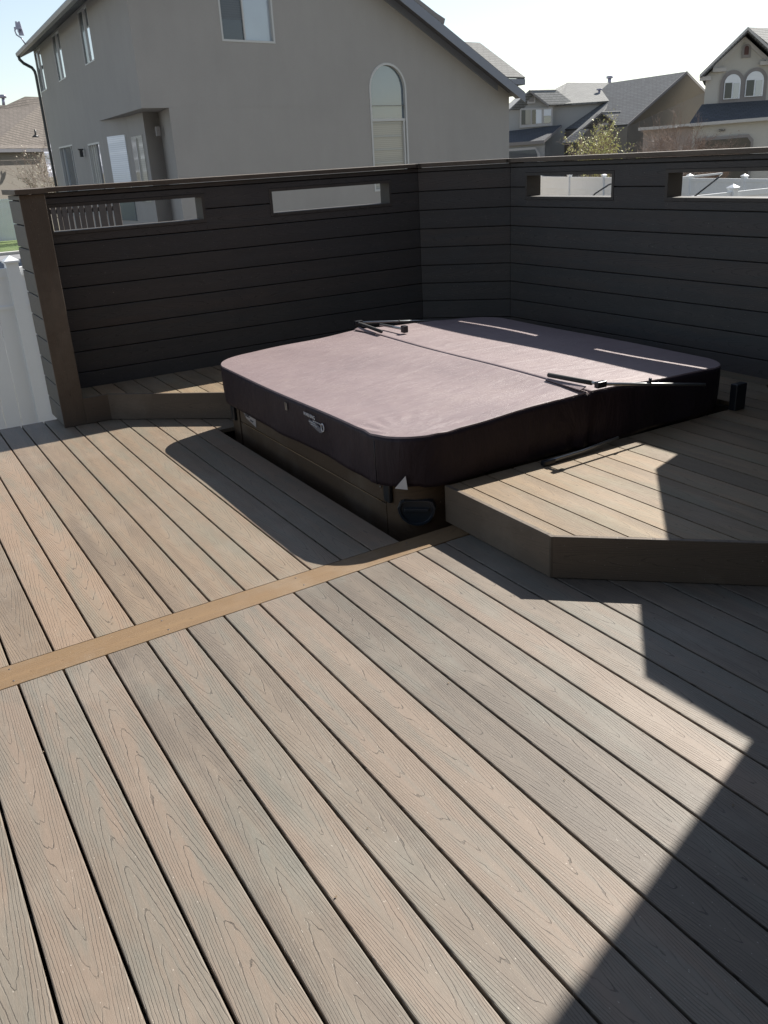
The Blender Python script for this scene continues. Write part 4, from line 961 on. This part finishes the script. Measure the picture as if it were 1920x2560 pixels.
# ---------------------------------------------------------------- trees
def tree(name,label,base,h,spread,nb,leafmat,nleaf,lsize,seed,lean=0,fan=.5,barkr=.035):
    t=thing(name,label,'tree'); rg_=random.Random(seed); base=Vector(base)
    trunk=MB(); tips=[]
    th=h*.28
    trunk.tube([base,base+Z*th*.5+Vector((.02,0,0)),base+Z*th],[barkr,barkr*.8,barkr*.65],7); trunk.build('trunk',BARK,t)
    m=MB()
    def grow(p,d,L,r,lv):
        pts=[p];q=p;dd=d.copy()
        for i in range(4):
            dd=(dd+Vector((rg_.gauss(0,.13),rg_.gauss(0,.13),rg_.gauss(.03,.1)))).normalized(); q=q+dd*L/4; pts.append(q)
            tips.append((q,lv))
            if lv<3:
                for _ in range(2 if lv else 2):
                    nd=(dd+Vector((rg_.gauss(0,.5),rg_.gauss(0,.5),rg_.gauss(.15,.35)))).normalized(); grow(q,nd,L*rg_.uniform(.4,.65),r*.55,lv+1)
        m.tube(pts,[r,r*.8,r*.65,r*.5,r*.25],4,cap=False)
    for i in range(nb):
        a=2*math.pi*i/nb+rg_.uniform(-.4,.4); grow(base+Z*th*rg_.uniform(.6,1),Vector((math.cos(a)*fan,math.sin(a)*fan,1)).normalized(),h*.5*rg_.uniform(.8,1.05),barkr*.45,0)
    m.build('branches',BARK,t)
    m=MB()
    for _ in range(nleaf):
        p,lv=rg_.choice(tips)
        if lv<1 and rg_.random()<.7: continue
        p=p+Vector((rg_.gauss(0,.05),rg_.gauss(0,.05),rg_.gauss(0,.05)))*spread
        a=Vector((rg_.gauss(0,1),rg_.gauss(0,1),rg_.gauss(0,1))).normalized(); b=a.cross(Vector((rg_.gauss(0,1),rg_.gauss(0,1),rg_.gauss(0,1)))).normalized(); s=lsize*rg_.uniform(.6,1.3)
        m.add([p-a*s,p+b*s*.45,p+a*s,p-b*s*.45],[(0,1,2,3)])
    m.build('crown',leafmat,t)
    return t
sp=V3('sprig')
tree('young_tree','young tree with thin yellow-green spring leaves in front of the entry gable house',(sp[0].x,sp[0].y,GZ),3.45,1.05,5,LEAF,2600,.045,11,fan=.26)
br_=V3('bare')
tree('bare_tree','bare pinkish-brown twiggy tree before the pale house, left of its garage',(br_[0].x,br_[0].y,GZ),3.4,1,8,LEAF2,500,.03,5,fan=.42)
tree('bare_tree','leafless brown shrub-like tree in front of the dark garage door of the pale house',(br_[0].x+1.25,br_[0].y-.7,GZ),2.9,1,7,LEAF2,350,.03,8,fan=.45)
tree('blossom_tree','small tree with pale blossom hanging beside the downspout of the grey house',(BG['blos'][0][0],BG['blos'][0][1],GZ),4.0,1.0,5,BLOSS,900,.045,21,fan=.3)

# ---------------------------------------------------------------- hills and sky
def hillmat():
    t=NT('hill_scrub_snow_and_haze'); n=t.noise(t.mapping((1,1,2.5)),.006,8,.65); t.col(t.ramp(n,[(.42,(.12,.13,.14)),(.52,(.2,.21,.25)),(.6,(.6,.62,.68))])); t.set(Roughness=1); return t.m  # scrub and snow, with distance haze put into the pale blue-grey tones
hr=random.Random(9); m=MB(); N=160; vs=[];rows=14
for i in range(N+1):
    a=R(-35+150*i/N); 
    for j in range(rows+1):
        D=1900+ j*110; u=j/rows
        prof=150+45*math.sin(a*5.1+.7)+26*math.sin(a*13+2)+13*math.sin(a*31+1)+6*math.sin(a*77)
        z=prof*(math.sin(u*math.pi/2)**1.2)+14*math.sin(i*.9+j*2.1)*u*(1-u)*2+9*math.sin(i*2.3+j*1.3)*u
        vs.append((D*math.sin(a),D*math.cos(a),GZ-2+z))
fs=[(i*(rows+1)+j,i*(rows+1)+j+1,(i+1)*(rows+1)+j+1,(i+1)*(rows+1)+j) for i in range(N) for j in range(rows)]
m.add(vs,fs,smooth=True); tag(m.build('hills',hillmat()),kind='structure')

wd=bpy.data.worlds.new('World'); SC.world=wd; wd.use_nodes=True
sk=wd.node_tree.nodes.new('ShaderNodeTexSky'); sk.sky_type='NISHITA'; sk.sun_disc=False
SUN=Vector((1.125,.378,1.0)).normalized()
sk.sun_elevation=math.asin(SUN.z); sk.sun_rotation=math.atan2(SUN.x,SUN.y); sk.air_density=1.6; sk.dust_density=3.0; sk.ozone_density=1.0; sk.altitude=3000
bg=wd.node_tree.nodes['Background']; bg.inputs['Strength'].default_value=.073
hs_=wd.node_tree.nodes.new('ShaderNodeHueSaturation'); hs_.inputs['Saturation'].default_value=.72
wd.node_tree.links.new(sk.outputs[0],hs_.inputs['Color']); wd.node_tree.links.new(hs_.outputs[0],bg.inputs['Color'])
sl=bpy.data.lights.new('sun','SUN'); sl.energy=5.0; sl.angle=R(.55); sl.color=(1,.95,.87)
so=bpy.data.objects.new('sun',sl); COL.objects.link(so); so.rotation_euler=SUN.to_track_quat('Z','Y').to_euler()
cam=bpy.data.cameras.new('camera'); co=bpy.data.objects.new('camera',cam); COL.objects.link(co); SC.camera=co
cam.sensor_fit='HORIZONTAL'; cam.sensor_width=36; cam.lens=36*2182.8/1920; cam.clip_start=.05; cam.clip_end=12000
ROT=Matrix(((0.8568083020159644,0.23659220562160957,-0.45815244388262494),(-0.5128424546987559,0.29865751361671655,-0.8048579416386691),(-0.05359244587695443,0.9245689902864918,0.37722676461982774)))
co.matrix_world=Matrix.Translation((0,0,1.525))@ROT.to_4x4()
SC.view_settings.view_transform='Standard'; SC.view_settings.look='None'; SC.view_settings.exposure=1.0; SC.view_settings.gamma=1; SC.view_settings.use_curve_mapping=False
SC.cycles.max_bounces=6; SC.cycles.diffuse_bounces=3; SC.cycles.glossy_bounces=3
